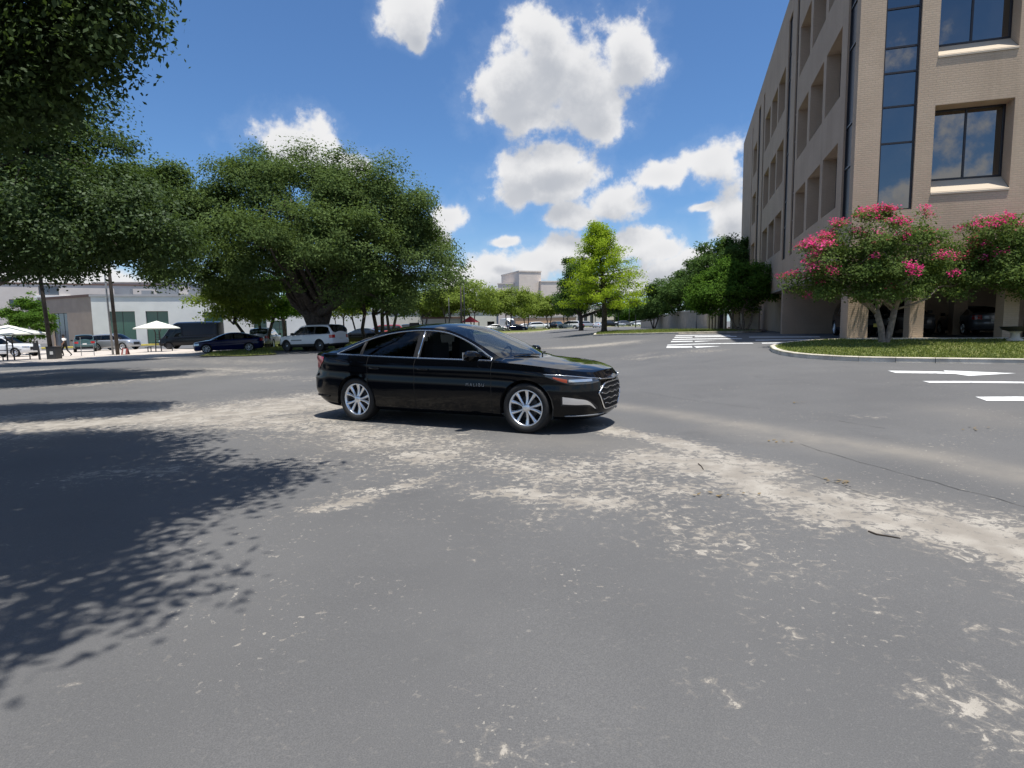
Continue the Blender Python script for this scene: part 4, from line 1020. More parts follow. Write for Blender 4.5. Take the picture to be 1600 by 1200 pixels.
# grille: dark mesh field, bright surround and wavy bars
g = MB(); gl = cv([(0, .285), (.26, .285), (.36, .36), (.455, .50)]); gh_ = cv([(0, .640), (.26, .632), (.36, .60), (.455, .515)])
for sgn in (1, -1): grid_mesh(B.patch(0, .455, gl, gh_, .004, 22, 8), sgn, g)
go_ = g.build('grille', 'void', car, True)
for sgn in (1, -1):
    m = np.array([1, sgn, 1])
    E1 = B.patch(0, .46, gl, gh_, .010, 22, 2)
    MB().tube(np.r_[E1[:, 0], E1[::-1, 1]] * m, .010, 6, False).build('surround', 'chrome', go_, True)
    for k in range(4):
        zc_ = .345 + .078 * k
        qm = .30 if k == 0 else (.385 if k == 3 else .41 if k == 2 else .36)
        L_ = B.patch(0, qm, lambda q: zc_ + .010 * math.sin(q * 30 + k) + .10 * q * (.45 - .25 * k), lambda q: zc_ + .03 + .010 * math.sin(q * 30 + k), .012, 20, 2)[:, 0] * m
        MB().tube(L_, .0058, 5).build('grille_bar', 'chrome', go_, True)
    MB().tube(B.patch(0, .42, lambda q: .672 + .05 * q, lambda q: .68 + .05 * q, .012, 12, 2)[:, 0] * m, .009, 5).build('upper_grille_bar', 'chrome', go_, True)
em = MB(); em.box((2.322, 0, .705), (.012, .17, .026)); em.box((2.324, 0, .705), (.014, .06, .052)); em.build('emblem', 'chrome', car)
# plate, wipers, aerial fin, script on the door
MB().box((-2.505, 0, .80), (.02, .31, .16)).build('licence_plate', 'plate_white', car)
for y0, y1, x0_, x1_ in ((.10, .62, 1.235, 1.06), (-.55, -.02, 1.10, 1.24)):
    MB().tube([(x0_, y0, .985), ((x0_ + x1_) / 2 - .015, (y0 + y1) / 2, 1.0), (x1_, y1, .985)], .009, 5).build('wiper', 'black_plastic', car)
MB().prism([(-1.02, -.03), (-.86, -.012), (-.86, .012), (-1.02, .03)], 1.40, 1.47).build('aerial_fin', 'paint_black', car)
def text_on(txt, size, mat, name, parent, loc, rot, spacing=1.0, ext=.001):
    c = bpy.data.curves.new(name, 'FONT'); c.body = txt; c.size = size; c.extrude = ext; c.align_x = 'CENTER'; c.space_character = spacing
    t = bpy.data.objects.new(name, c); COL.objects.link(t)
    dg = bpy.context.evaluated_depsgraph_get(); dg.update()
    me = bpy.data.meshes.new_from_object(t.evaluated_get(dg)); bpy.data.objects.remove(t); bpy.data.curves.remove(c)
    me.materials.clear(); me.materials.append(MAT[mat])
    o = bpy.data.objects.new(name, me); COL.objects.link(o); o.parent = parent; o.location = loc; o.rotation_euler = rot
    return o
i = int(np.argmin(abs(B.x0 - .62))); yy = float(np.interp(.62, B.Zz[i], B.Y[i]))
text_on('MALIBU', .062, 'chrome', 'lettering', car, (.68, -(yy + .004), .595), (math.radians(90), 0, 0), 1.5)

# ---- parked vehicles
suvP, Bs, _ = make_vehicle('patrol_suv', SUV, 'paint_white', .06, 16, low_trim=True, wheels=dict(n=24, spokes=0, steel=True, rim='metal_dark', hub='chrome'))
lights(suvP, Bs, SUV, 'suv')
pb = MB()
for sgn in (1, -1): pb.tube([(2.42, .28 * sgn, .40), (2.56, .28 * sgn, .55), (2.58, .28 * sgn, .95)], .03, 6)
pb.tube([(2.57, -.3, .62), (2.57, .3, .62)], .025, 6); pb.tube([(2.58, -.3, .92), (2.58, .3, .92)], .025, 6); pb.build('push_bar', 'black_plastic', suvP)
for sgn in (1, -1): grid_mesh(Bs.patch(2.1, 3.1, lambda q: .72, lambda q: .80, .004, 8, 2), sgn).build('door_decal', 'paint_grey', suvP)
sx_, sy_ = gp(481, 549.5)[:2]
place(suvP, sx_, sy_ + 1.2, math.radians(180 - 27), 'white patrol SUV with black steel wheels under the big oak', 'SUV')
def parked(name, sp, paint, kind, x, y, yaw, label, cat, step=.1, nt=9, group=None, z=None, inside=True):
    r, b, _ = make_vehicle(name, sp, paint, step, nt, wheels=dict(n=18, spokes=10 if kind != 'van' else 0, steel=kind == 'van', rim='alloy' if kind != 'van' else 'metal_dark'), glass='glass_tint' if inside else 'glass_far', inside=inside)
    lights(r, b, sp, kind); place(r, x, y, yaw, label, cat, group, z); return r
q = gp(350, 551); parked('parked_sedan', SEDAN, 'paint_navy', 'sedan', q[0], q[1] + .8, math.radians(180 + 22), 'dark navy sedan parked left of the patrol SUV', 'car', .07, 12)
P3 = lambda px, Y: float(at(px, 520, Y)[0])
parked('panel_van', VAN, 'paint_dark', 'van', P3(299, 60), 60, math.radians(180 + 8), 'tall black panel van parked before the white building', 'van', .12, 8)
parked('parked_suv', SUV, 'paint_silver', 'suv', P3(181, 64), 64, math.radians(-8), 'silver SUV parked behind the utility poles', 'SUV', .09, 10)
parked('parked_suv', SUV, 'paint_white', 'suv', P3(12, 51), 51, math.radians(-6), 'white SUV at the left edge behind the parasol', 'SUV', .09, 10)
parked('parked_suv', SUV, 'paint_teal', 'suv', P3(131, 62), 62, math.radians(126), 'dark teal boxy vehicle left of the silver SUV', 'SUV', .1, 10)
FAR = [  # px, depth, kind, paint, yaw, label
 (415, 52, 'suv', 'paint_silver', 100, 'silver car end on beyond the front of the patrol SUV'),
 (562, 58, 'sedan', 'paint_dark', 185, 'black sedan behind the tail of the patrol SUV'),
 (596, 66, 'suv', 'paint_red', 185, 'dark red car between the slim trunks behind the black sedan'),
 (632, 72, 'suv', 'paint_dark', 185, 'black SUV whose roof shows above the black sedan'),
 (777, 118, 'sedan', 'paint_white', 10, 'white sedan just right of the black sedan roof'),
 (794, 128, 'van', 'paint_white', -70, 'white high roof van parked among the far cars'),
 (822, 134, 'sedan', 'paint_silver', 15, 'silver sedan right of the white van'),
 (807, 119, 'sedan', 'paint_navy', 5, 'dark blue sedan in front of the white van'),
 (843, 138, 'suv', 'paint_white', 15, 'white SUV two places right of the white van'),
 (861, 142, 'sedan', 'paint_dark', 10, 'dark car between two white SUVs in the far row'),
 (872, 150, 'suv', 'paint_teal', 60, 'dark green truck in the far row'),
 (889, 126, 'suv', 'paint_white', 160, 'white SUV by the dark tree left of the yellow green tree'),
 (903, 134, 'sedan', 'paint_dark', 100, 'black car right of the lone white SUV'),
 (917, 158, 'suv', 'paint_silver', 20, 'grey SUV left of the yellow green tree trunk'),
 (934, 150, 'sedan', 'paint_white', 70, 'white car directly left of the yellow green tree trunk'),
 (953, 168, 'suv', 'paint_dark', 10, 'dark SUV just right of the yellow green tree trunk'),
 (966, 176, 'sedan', 'paint_silver', 10, 'silver car second right of the yellow green tree trunk'),
 (978, 184, 'suv', 'paint_grey', 10, 'grey SUV third right of the yellow green tree trunk'),
 (990, 192, 'sedan', 'paint_white', 12, 'white car near the far light poles'),
 (1001, 200, 'suv', 'paint_white', 8, 'last white SUV of the far row before the beige wall'),
]
proto = {}
for px, Yd, kind, pnt, yaw, lab in FAR:
    key = (kind, pnt)
    x = P3(px, Yd); nm = {'sedan': 'far_sedan', 'suv': 'far_suv', 'van': 'far_van'}[kind]; cat = {'sedan': 'car', 'suv': 'SUV', 'van': 'van'}[kind]
    if key in proto:
        r = copy_tree(proto[key]); place(r, x, Yd, math.radians(yaw), lab, cat, 'vehicles parked in the far rows')
    else:
        proto[key] = parked(nm, {'sedan': SEDAN, 'suv': SUV, 'van': VAN}[kind], pnt, kind, x, Yd, math.radians(yaw), lab, cat, .22, 6, 'vehicles parked in the far rows', inside=False)
# cars under the office
def in_office(u, v): q_ = OC + D2 * u + D1 * v; return float(q_[0]), float(q_[1])
x, y = in_office(2.9, 9.5); r = parked('garage_suv', SUV, 'paint_dark', 'suv', x, y, -BA - math.radians(90), 'black SUV facing out from under the office behind the corner pillar', 'SUV', .1, 9, z=.57)
MB().box((2.47, 0, .55), (.02, .3, .16)).build('front_plate', 'plate_yellow', r)
x, y = in_office(5.2, 11.5); parked('garage_suv', SUV, 'paint_grey', 'suv', x, y, -BA - math.radians(90), 'dark grey SUV in the shade between the second and third pillars', 'SUV', .12, 9, z=.57)
x, y = in_office(8.4, 11.5); parked('garage_sedan', SEDAN, 'paint_grey', 'sedan', x, y, -BA + math.radians(90), 'grey car deep in the shade near the third pillar', 'car', .12, 9, z=.57)

# ------------------------------------------------------------------ trees
def leaves_at(C, outward, n_per, spread, size, rg, up=.5, clump_t=None, aspect=.5):
    """C clump centres; returns quad vertices and tints"""
    k = len(C); n = k * n_per
    P = np.repeat(C, n_per, 0) + np.clip(rg.normal(0, 1, (n, 3)), -1.7, 1.7) * np.array([1, 1, .62]) * np.repeat(spread, n_per)[:, None]
    Nr = np.repeat(outward, n_per, 0) * .8 + np.array([0, 0, up]) + rg.normal(0, .50, (n, 3))
    Nr /= np.linalg.norm(Nr, axis=1)[:, None] + 1e-9
    A = rg.normal(0, 1, (n, 3)); A -= (A * Nr).sum(1)[:, None] * Nr; A /= np.linalg.norm(A, axis=1)[:, None] + 1e-9
    Bv = np.cross(Nr, A); s = size * rg.uniform(.5, 1.45, n)[:, None]
    tip, base = P + A * s, P - A * s * .85
    V = np.stack([base, P + Bv * s * aspect - A * s * .05, tip, P - Bv * s * aspect - A * s * .05], 1).reshape(-1, 3)
    t = np.clip(np.repeat(clump_t, n_per) * .75 + rg.random(n) * .30 - .02, 0, 1)
    return V, t
def blob_clumps(blobs, n, rg, shell=.55, zmin=-1e9, bough=0.0, dens=10):
    """clump centres spread through a union of ellipsoids ((cx,cy,cz),(rx,ry,rz))"""
    vol = np.array([b[1][0] * b[1][1] * b[1][2] for b in blobs]) ** (.75); pick = rg.choice(len(blobs), n * 2, p=vol / vol.sum())
    D = rg.normal(0, 1, (n * 2, 3)); D /= np.linalg.norm(D, axis=1)[:, None]
    rad = shell + (1 - shell) * rg.random(n * 2) ** .6
    c = np.array([b[0] for b in blobs])[pick]; r = np.array([b[1] for b in blobs])[pick]
    # lumpy outline
    lump = 1 + .13 * np.sin(D[:, 0] * 5.1 + pick) * np.cos(D[:, 1] * 4.3 + pick * 2) + .10 * np.sin(D[:, 2] * 7 + D[:, 0] * 6)
    P = c + D * r * (rad * lump)[:, None]
    keep = P[:, 2] > zmin
    # inside another blob's core: drop most of them
    for i, (bc, br) in enumerate(blobs):
        ins = (((P - np.array(bc)) / np.array(br)) ** 2).sum(1) < .30
        keep &= ~(ins & (rg.random(len(P)) < .8))
    P, D = P[keep][:n], D[keep][:n]
    if bough:
        # gather the clumps into rounded boughs with dark gaps between them
        k = max(6, int(len(P) / dens)); Bc = P[:k]; Bd = D[:k]; w = rg.integers(0, k, len(P))
        D3 = rg.normal(0, 1, (len(P), 3)); D3[:, 2] = np.abs(D3[:, 2]) * 1.1 - .25; D3 += Bd[w] * .5; D3 /= np.linalg.norm(D3, axis=1)[:, None]
        rb = (bough * rg.uniform(.65, 1.3, k))[w] * (.55 + .45 * rg.random(len(P)) ** .5)
        m = rg.random(len(P)) < .82
        P = np.where(m[:, None], Bc[w] + D3 * rb[:, None] * np.array([1, 1, .68]), P); D = np.where(m[:, None], D3 * .6 + Bd[w] * .4, D)
        k2 = P[:, 2] > zmin; P, D = P[k2], D[k2]
    return P, D
def limb(mb, a, b, r0, r1, rg, sag=.12, n=6, seg=7):
    a, b = np.array(a, float), np.array(b, float); L = np.linalg.norm(b - a); pts = []
    w = rg.normal(0, .05 * L, 3); w2 = rg.normal(0, .035 * L, 3)
    for t in np.linspace(0, 1, seg):
        pts.append(a + (b - a) * t + w * math.sin(math.pi * t) + w2 * math.sin(2 * math.pi * t) + np.array([0, 0, sag * L * math.sin(math.pi * t)]))
    mb.tube(pts, np.linspace(r0, r1, seg), n); return pts
def tree(name, base, blobs, fork, tr, leaf, nclump, nper, spread, size, label, cat='tree', group=None, seed=1, shell=.5, bark='bark', limbs=9, zmin=None, stems=None, lean=(0, 0), tint_bias=0.0, aspect=.5, twigs=40, bough=0.0, dens=10):
    """blobs given relative to the trunk base"""
    rg = np.random.default_rng(seed)
    root = empty(name, base); tag(root, label, cat, group)
    tb = MB(); st = stems or [((0, 0), 1.0)]
    ends = []
    for (ox, oy), k in st:
        top = np.array([lean[0] + ox * 2.2, lean[1] + oy * 2.2, fork]); p0 = np.array([ox * .35, oy * .35, -.25])
        mid = (p0 + top) / 2 + np.array([rg.normal(0, .04), rg.normal(0, .04), 0]) * fork
        pts = [p0, p0 + np.array([0, 0, .3]) + (top - p0) * .04, mid * .55 + p0 * .45, mid, top * .5 + mid * .5, top]
        tb.tube(pts, np.array([1.5, 1.12, .98, .92, .88, .85]) * tr * k, 10); ends.append((top, tr * k * .85))
    P, D = blob_clumps(blobs, nclump, rg, shell, -1e9 if zmin is None else zmin, bough, dens)
    tg = P[rg.choice(len(P), min(limbs * len(ends) + twigs, len(P)), replace=False)]
    paths = []
    for i in range(limbs * len(ends)):
        e, r = ends[i % len(ends)]; t = tg[i]; c = e + (t - e) * .86
        paths.append(limb(tb, e - np.array([0, 0, .15 * fork * rg.random()]), c, r * rg.uniform(.5, .75), max(.018, r * .13), rg, .08))
    for j in range(limbs * len(ends), len(tg)):
        t = tg[j]; best = min(paths, key=lambda p: min(np.linalg.norm(q - t) for q in p[2:])); q = min(best[2:], key=lambda q: np.linalg.norm(q - t))
        limb(tb, q, t, max(.02, tr * .12), .010, rg, .04, 4, 4)
    tb.build('trunk', bark, root, True)
    ct = np.clip(rg.normal(.45 + tint_bias, .25, len(P)), 0, 1)
    sp = spread * rg.uniform(.6, 1.4, len(P))
    V, t = leaves_at(P, D, nper, sp, size, rg, clump_t=ct, aspect=aspect)
    quads('crown', V, leaf, t, root)
    return root, P, D, rg
def tpos(px, py, Y): q = at(px, py, Y); return q
# big live oak behind the patrol SUV
ox, oy = float(at(497, 540, 42)[0]), 42.0; oz = Z(ox, oy)
def rel(px, py, Y, rx, ry, rz, b=None):
    q = at(px, py, Y); b = b or (ox, oy, oz); return ((q[0] - b[0], q[1] - b[1], q[2] - b[2]), (rx, ry, rz))
oak_blobs = [rel(480,330,42, 5.0,4.8,3.4), rel(390,345,42, 4.0,4.0,3.1), rel(575,345,41, 4.4,4.2,3.2), rel(640,400,42, 3.1,3.4,2.9), rel(350,410,42, 2.7,3.2,2.4), rel(450,290,43, 3.6,3.6,2.2),
 rel(540,300,43, 3.4,3.6,2.0), rel(510,430,38.5, 3.6,2.4,1.5), rel(610,440,40, 3.4,3.0,1.8), rel(420,430,40, 3.2,2.8,1.7), rel(668,435,42, 2.0,2.6,1.7), rel(500,390,44, 5.5,5.0,3.0), rel(340,370,42, 2.0,2.6,1.8), rel(678,460,42, 1.0,1.6,1.0), rel(390,385,37.5, 3.0,2.8,1.8), rel(480,370,37, 3.8,3.0,2.2), rel(565,390,37.5, 3.0,2.8,1.8), rel(405,300,42, 3.2,3.2,1.9), rel(345,335,42, 2.2,2.5,1.8), rel(610,335,42, 2.8,3.0,2.0), rel(470,275,42, 2.6,2.8,1.4)]
tree('live_oak', (ox, oy, oz), oak_blobs, 2.8, .62, 'leaf_oak', 3300, 80, .46, .090, 'broad dark live oak with a massive trunk behind the patrol SUV', seed=2, shell=.45, limbs=12, stems=[((0, 0), 1.0), ((.32, .1), .66), ((-.30, -.1), .66)], twigs=50, bough=1.15, dens=17)
# the oak that shades the near left of the lot: trunk out of view to the left
nb = (-10.8, 5.6, Z(-10.8, 5.6))
def rl(x, y, z, rx, ry, rz): return ((x - nb[0], y - nb[1], z - nb[2]), (rx, ry, rz))
near_blobs = [rl(-7.6, 10.1, 7.4, 1.9, 1.0, 1.9), rl(-9.5, 10.3, 7.2, 2.0, 1.0, 2.0), rl(-6.5, 9.9, 6.8, .9, .8, 1.0), rl(-11.5, 10.2, 6.8, 2.0, 1.0, 1.8), rl(-8.3, 10.2, 5.8, 1.4, .8, .7), rl(-6.9, 9.8, 5.9, .8, .7, .6), rl(-10.4, 10.2, 5.6, 1.6, .8, .8),
 rl(-5.2, 5.8, 7.3, 2.2, 1.7, 1.3), rl(-4.1, 4.9, 6.7, 1.7, 1.5, 1.2), rl(-3.6, 3.4, 6.8, 1.8, 1.4, 1.2), rl(-5.6, 4.0, 7.4, 2.4, 2.0, 1.6), rl(-8.6, 5.6, 8.0, 2.8, 1.8, 1.8), rl(-9.5, 3.0, 7.8, 2.8, 2.6, 2.0), rl(-12.5, 5.6, 8.2, 3.2, 1.8, 2.0), rl(-7.4, 2.0, 7.2, 2.2, 1.6, 1.3),
 rl(-2.55, 4.35, 6.4, 1.3, 1.1, .9), rl(-2.3, 2.1, 6.3, 1.3, 1.0, .9), rl(-2.6, 3.2, 6.4, 1.2, 1.0, .8), rl(-4.3, 2.0, 6.8, 1.8, 1.2, 1.1), rl(-5.2, 6.4, 6.9, 1.5, 1.0, .9), rl(-7.2, 6.6, 8.0, 2.4, 1.0, 1.4), rl(-5.6, 2.9, 7.0, 2.2, 1.6, 1.2), rl(-3.2, 3.2, 6.5, 1.3, 1.0, .8), rl(-7.6, 9.9, 5.1, .8, .7, .5), rl(-9.2, 10.0, 5.0, 1.3, .8, .6)]
tree('shade_oak', nb, near_blobs, 3.0, .42, 'leaf_near', 4200, 84, .25, .056, 'dark leafy oak overhanging the top left corner, nearest of the trees', seed=5, shell=.15, limbs=14, twigs=60)
# second and third oaks along the left
b2 = (-21.5, 21.5, Z(-21.5, 21.5))
def r2(px, py, Y, rx, ry, rz): return rel(px, py, Y, rx, ry, rz, b2)
tree('shade_oak', b2, [r2(-40,300,21, 4.5,4.0,3.2), r2(80,290,21, 2.2,3.2,2.2), r2(60,350,20, 3.2,3.2,1.5), r2(180,345,20.5, 2.5,2.6,1.4), r2(-60,380,20, 4,4,1.3), r2(40,220,22, 2.6,3,2.0), r2(210,375,20, 1.6,1.8,.8), r2(0,180,22,3,3,2.2), r2(130,330,19,2,2,1.4), r2(60,310,19,3,2.4,2.2), r2(20,370,18.5,2.6,2.2,1.0), r2(120,375,19.5,2.4,2.2,.9), r2(60,250,21,2.1,2.6,1.8)],
     3.2, .38, 'leaf_near', 1650, 100, .34, .066, 'dark oak at the left edge behind the nearest overhanging branches', seed=7, shell=.40, limbs=10, zmin=3.6, bough=.8)
b3 = (-38.5, 39.0, 0); b3 = (b3[0], b3[1], Z(b3[0], b3[1]))
def r3(px, py, Y, rx, ry, rz): return rel(px, py, Y, rx, ry, rz, b3)
tree('shade_oak', b3, [r3(245,345,39, 3.0,3.2,2.9), r3(200,330,40, 3.2,3.2,2.6), r3(262,420,38, 2.0,2.4,2.0), r3(140,340,33.5, 3.0,2.8,2.2), r3(100,330,33, 3.0,2.8,2.3), r3(250,300,39, 1.5,1.8,1.2), r3(220,290,40,1.6,1.8,1.0), r3(40,310,33,3.4,2.8,2.4)],
     4.0, .40, 'leaf_oak', 1250, 92, .46, .10, 'mid green oak between the overhanging branches and the big live oak', seed=9, shell=.42, limbs=10, zmin=5.0, bough=1.0)
# slender trees around the big oak
def small(px, py, Y, h, w, leaf, label, seed, name='small_tree', stems=None, lean=(0, 0), n=150, size=.11, fork=None, group=None, bark='bark', tr=.10, zs=1.0, per=62, limbs=5):
    q = at(px, py, Y); x, y = float(q[0]), float(Y); z = Z(x, y); fk = fork or h * .42
    bl = [((lean[0] + .1 * w, 0, h * .70), (w * .42, w * .42, h * .27 * zs)), ((lean[0] - .24 * w, .1 * w, h * .62), (w * .30, w * .30, h * .18 * zs)), ((lean[0] + .28 * w, -.08 * w, h * .60), (w * .28, w * .3, h * .18 * zs)), ((lean[0], .05 * w, h * .82), (w * .26, w * .28, h * .16 * zs))]
    return tree(name, (x, y, z), bl, fk, tr, leaf, n, per, w * .055 + .06, size, label, seed=seed, shell=.35, limbs=limbs, stems=stems, lean=lean, twigs=14, bark=bark, group=group, bough=w * .11)
small(400, 545, 46, 5.6, 5.6, 'leaf_light', 'leaning slender tree with light green leaves behind the navy sedan', 21, lean=(-1.6, 0), n=260, tr=.13)
small(419, 545, 50, 6.0, 5.2, 'leaf_mid', 'fork trunked tree just left of the big live oak trunk', 22, n=190, tr=.17, stems=[((.25, 0), .8), ((-.3, 0), .7)])
small(445, 545, 60, 6.5, 5.0, 'leaf_mid', 'slim dark trunked tree between the forked tree and the live oak', 23, n=170, tr=.2)
small(535, 545, 62, 6.2, 4.6, 'leaf_light', 'slim tree with bright leaves just right of the live oak trunk', 24, n=180, stems=[((.1, 0), .8), ((-.3, 0), .5)])
small(560, 545, 66, 6.6, 4.6, 'leaf_light', 'second slim tree right of the live oak trunk', 25, n=150, lean=(-.6, 0))
small(573, 545, 50, 7.0, 4.6, 'leaf_mid', 'straight trunked tree behind the tail of the patrol SUV', 26, n=160, tr=.16)
small(592, 545, 52, 6.6, 5.0, 'leaf_oak', 'stout trunked tree above the rear window of the black sedan', 27, n=200, tr=.26, stems=[((.18, 0), .7), ((-.18, 0), .7)])
small(613, 545, 58, 6.8, 5.4, 'leaf_oak', 'fork trunked dark tree above the roof of the black sedan', 28, n=210, tr=.22, stems=[((.25, 0), .7), ((-.2, 0), .7)])
for k, (px, Yd, h, w) in enumerate(((664, 112, 8.2, 8.6), (700, 104, 8.4, 8.0), (738, 106, 9.0, 11.5), (795, 112, 7.6, 9.0), (822, 120, 7.4, 8.0), (858, 124, 6.9, 8.2), (884, 128, 7.2, 6.4), (680, 118, 8.0, 8.0))):
    small(px, 520, Yd, h, w, 'leaf_light' if k != 6 else 'leaf_mid', ['light green street tree left of the far utility pole', 'light green street tree just left of the twin poles', 'widest light green street tree, right of the far utility pole',
          'round light green tree in front of the pale tower', 'light green tree above the white van', 'light green tree above the far white SUV', 'green tree beside the dark tree of the far row', 'light green street tree showing behind the twin poles'][k],
          40 + k, name='street_tree', n=260, size=.20, tr=.16, per=40, stems=[((.25, 0), .7), ((-.25, 0), .7)], group='light green street trees in the far row')
# yellow green cypress on the median
yb_ = gp(944, 520.5); yx, yy_ = float(yb_[0]), float(yb_[1])
rgc = np.random.default_rng(31); yr = empty('cypress_tree', (yx, yy_, Z(yx, yy_))); tag(yr, 'yellow green cypress tree with layered branches on the grass median', 'tree')
tb = MB(); Hc = 10.1
tb.tube([(0, 0, -.2), (.0, 0, .4), (.05, 0, 2.5), (-.15, 0, 5), (-.45, 0, 7.5), (-.65, 0, 9.6)], [.42, .27, .22, .16, .09, .03], 9)
Pc = []; Dc = []
for k in range(104):
    z = 2.6 + 7.2 * (k / 104) ** 1.0; a = k * 2.39996 + rgc.uniform(-.25, .25); t = (z - 2.4) / (Hc - 2.4)
    L = (4.8 * (1 - t) ** .9 + .3) * rgc.uniform(.70, 1.06) * (1.08 if math.cos(a) > .2 else 1.0)
    cx_ = -.1 - .55 * max(0, (z - 3) / 7)
    tipz = z + rgc.uniform(-.25, .5); p1 = np.array([cx_ + L * math.cos(a), L * math.sin(a), tipz])
    limb(tb, (cx_, 0, z - .3), p1, .05, .012, rgc, .05, 4, 4)
    for f in np.linspace(.38, 1.03, 9):
        Pc.append(np.array([cx_, 0, z - .3]) * (1 - f) + p1 * f + rgc.normal(0, .13, 3)); Dc.append((math.cos(a), math.sin(a), .3))
Pc = np.array(Pc); Dc = np.array(Dc)
tb.build('trunk', 'bark', yr, True)
V, t = leaves_at(Pc, Dc, 40, np.full(len(Pc), .25), .088, rgc, clump_t=np.clip(rgc.normal(.55, .22, len(Pc)), 0, 1), aspect=.42)
quads('crown', V, 'leaf_yellow', t, yr)
# darker trees
def round_tree(px, py, Y, blobs, leaf, label, seed, name='tree', n=300, size=.13, spread=.42, fork=2.0, tr=.2, per=80, stems=None, twigs=20, limbs=7, tb=0.0, bark='bark'):
    q = at(px, py, Y); b = (float(q[0]), float(Y), Z(float(q[0]), Y))
    return tree(name, b, [rel(*k, b) for k in blobs], fork, tr, leaf, n, per, spread, size, label, seed=seed, stems=stems, twigs=twigs, limbs=limbs, tint_bias=tb, bark=bark, bough=spread * 2.0)
round_tree(908, 510, 80, [(905,450,80, 2.6,3,3.0), (890,470,80, 2.2,2.6,2.0), (930,470,82, 3.4,3,2.2), (905,425,80, 1.8,2,1.6), (950,480,82,2.4,2.4,1.4)], 'leaf_dark', 'dark green tree behind the yellow green cypress', 51, tr=.3, n=420)
round_tree(1128, 508, 62, [(1130,425,62, 3.0,3,3.2), (1108,440,64, 2.8,3,2.8), (1150,405,60, 1.8,2.5,2.0), (1085,455,66, 2.4,3,2.2), (1160,440,60,2,2.5,3)], 'leaf_dark', 'tallest dark green tree left of the office building', 52, n=560, tr=.24)
round_tree(1060, 506, 78, [(1062,452,78, 3.2,3.2,2.6), (1040,458,80, 2.6,2.8,2.2), (1080,438,76, 2.4,2.8,2.2), (1058,470,76,3,3,1.6)], 'leaf_dark', 'dark green tree left of the tallest one beside the office', 53, n=460, tr=.22)
round_tree(1022, 506, 92, [(1022,478,92, 3.0,3,1.6), (1010,484,92, 2.0,2.2,1.2), (1036,474,92, 2.0,2.2,1.4)], 'leaf_dark', 'small spreading tree on the grass by the beige wall', 54, n=260, tr=.14, fork=1.6, stems=[((.3, 0), .7), ((-.3, 0), .7), ((0, 0), .7)])
round_tree(1160, 516, 44, [(1152,447,44, 2.3,2.4,1.5), (1118,462,44, 1.6,1.9,1.1), (1180,450,43.5, 1.0,1.6,1.5), (1140,430,44, 1.4,1.7,.8), (1100,470,44,.9,1.2,.6)], 'leaf_mid', 'low multi stemmed tree half in the shade beside the office', 55, n=620, size=.09, spread=.30, tr=.10, fork=1.6, bark='bark_pale', stems=[((.35, 0), .9), ((-.5, 0), .9), ((0, .3), .8), ((-.15, -.3), .8)], per=64)
round_tree(985, 502, 230, [(985,492,230, 9,6,2.4), (1010,490,225, 7,5,2.6)], 'leaf_mid', 'far low green tree beyond the end of the parked row', 56, n=160, size=.5, spread=1.0, tr=.3)
round_tree(965, 502, 260, [(958,492,260, 8,6,3.0)], 'leaf_mid', 'far round tree behind the low pale building', 57, n=110, size=.6, spread=1.1, tr=.3)
# crape myrtles in flower
def myrtle(base, blobs, seed, label, nb=150, stems=None):
    r, P, D, rg = tree('crape_myrtle', base, blobs, 1.15, .105, 'leaf_myrtle', 1000, 46, .17, .048, label, seed=seed, shell=.35, bark='bark_pale', limbs=6, stems=stems or [((.14, 0), 1.05), ((-.12, .05), 1.05)], twigs=50, group='flowering trees on the office lawn', bough=.42)
    # blossom clusters at the outer, upper shoots
    c = np.array([b[0] for b in blobs]).mean(0); sc = D[:, 2] * .5 + np.linalg.norm((P - c) / np.array([3.0, 2.6, 1.6]), axis=1) + rg.normal(0, .34, len(P)) + blob_bias(P - c)
    k = np.argsort(-sc)[:nb]; C = P[k] + D[k] * .16
    V, t = leaves_at(C, D[k], 46, np.full(len(C), .12), .036, rg, clump_t=np.clip(rg.normal(.4, .3, len(C)), 0, 1), aspect=.7)
    quads('blossom', V, 'blossom', t, r)
    return r
def blob_bias(d): return -.28 * d[:, 0] * .5
m1 = (12.62, 19.9, Z(12.62, 19.9) + .12)
def rm(px, py, Y, rx, ry, rz, b=None): return rel(px, py, Y, rx, ry, rz, b or m1)
myrtle(m1, [rm(1372,392,20, 1.55,1.5,1.05), rm(1300,412,20, 1.15,1.2,.85), rm(1265,442,20, .75,.9,.55), rm(1440,392,20, 1.1,1.2,.95), rm(1395,438,19.6, 1.7,1.4,.72), rm(1480,438,20, .95,1.0,.62), rm(1340,372,20.2, .9,1,.6), rm(1325,450,19.8, .9,1,.5)], 61,
       'pink flowering crape myrtle at the point of the lawn, nearer the corner pillar', 105)
m2 = (18.3, 19.6, Z(18.3, 19.6) + .12)
myrtle(m2, [rm(1600,388,19.6, 1.2,1.2,1.0, m2), rm(1560,372,19.6, .7,.9,.65, m2), rm(1545,420,19.6, .85,.9,.6, m2), rm(1660,400,19.6, 1.6,1.4,1.2, m2), rm(1610,430,19.4, 1.2,1.1,.55, m2)], 62, 'pink flowering crape myrtle cut by the right edge of the picture', 62)

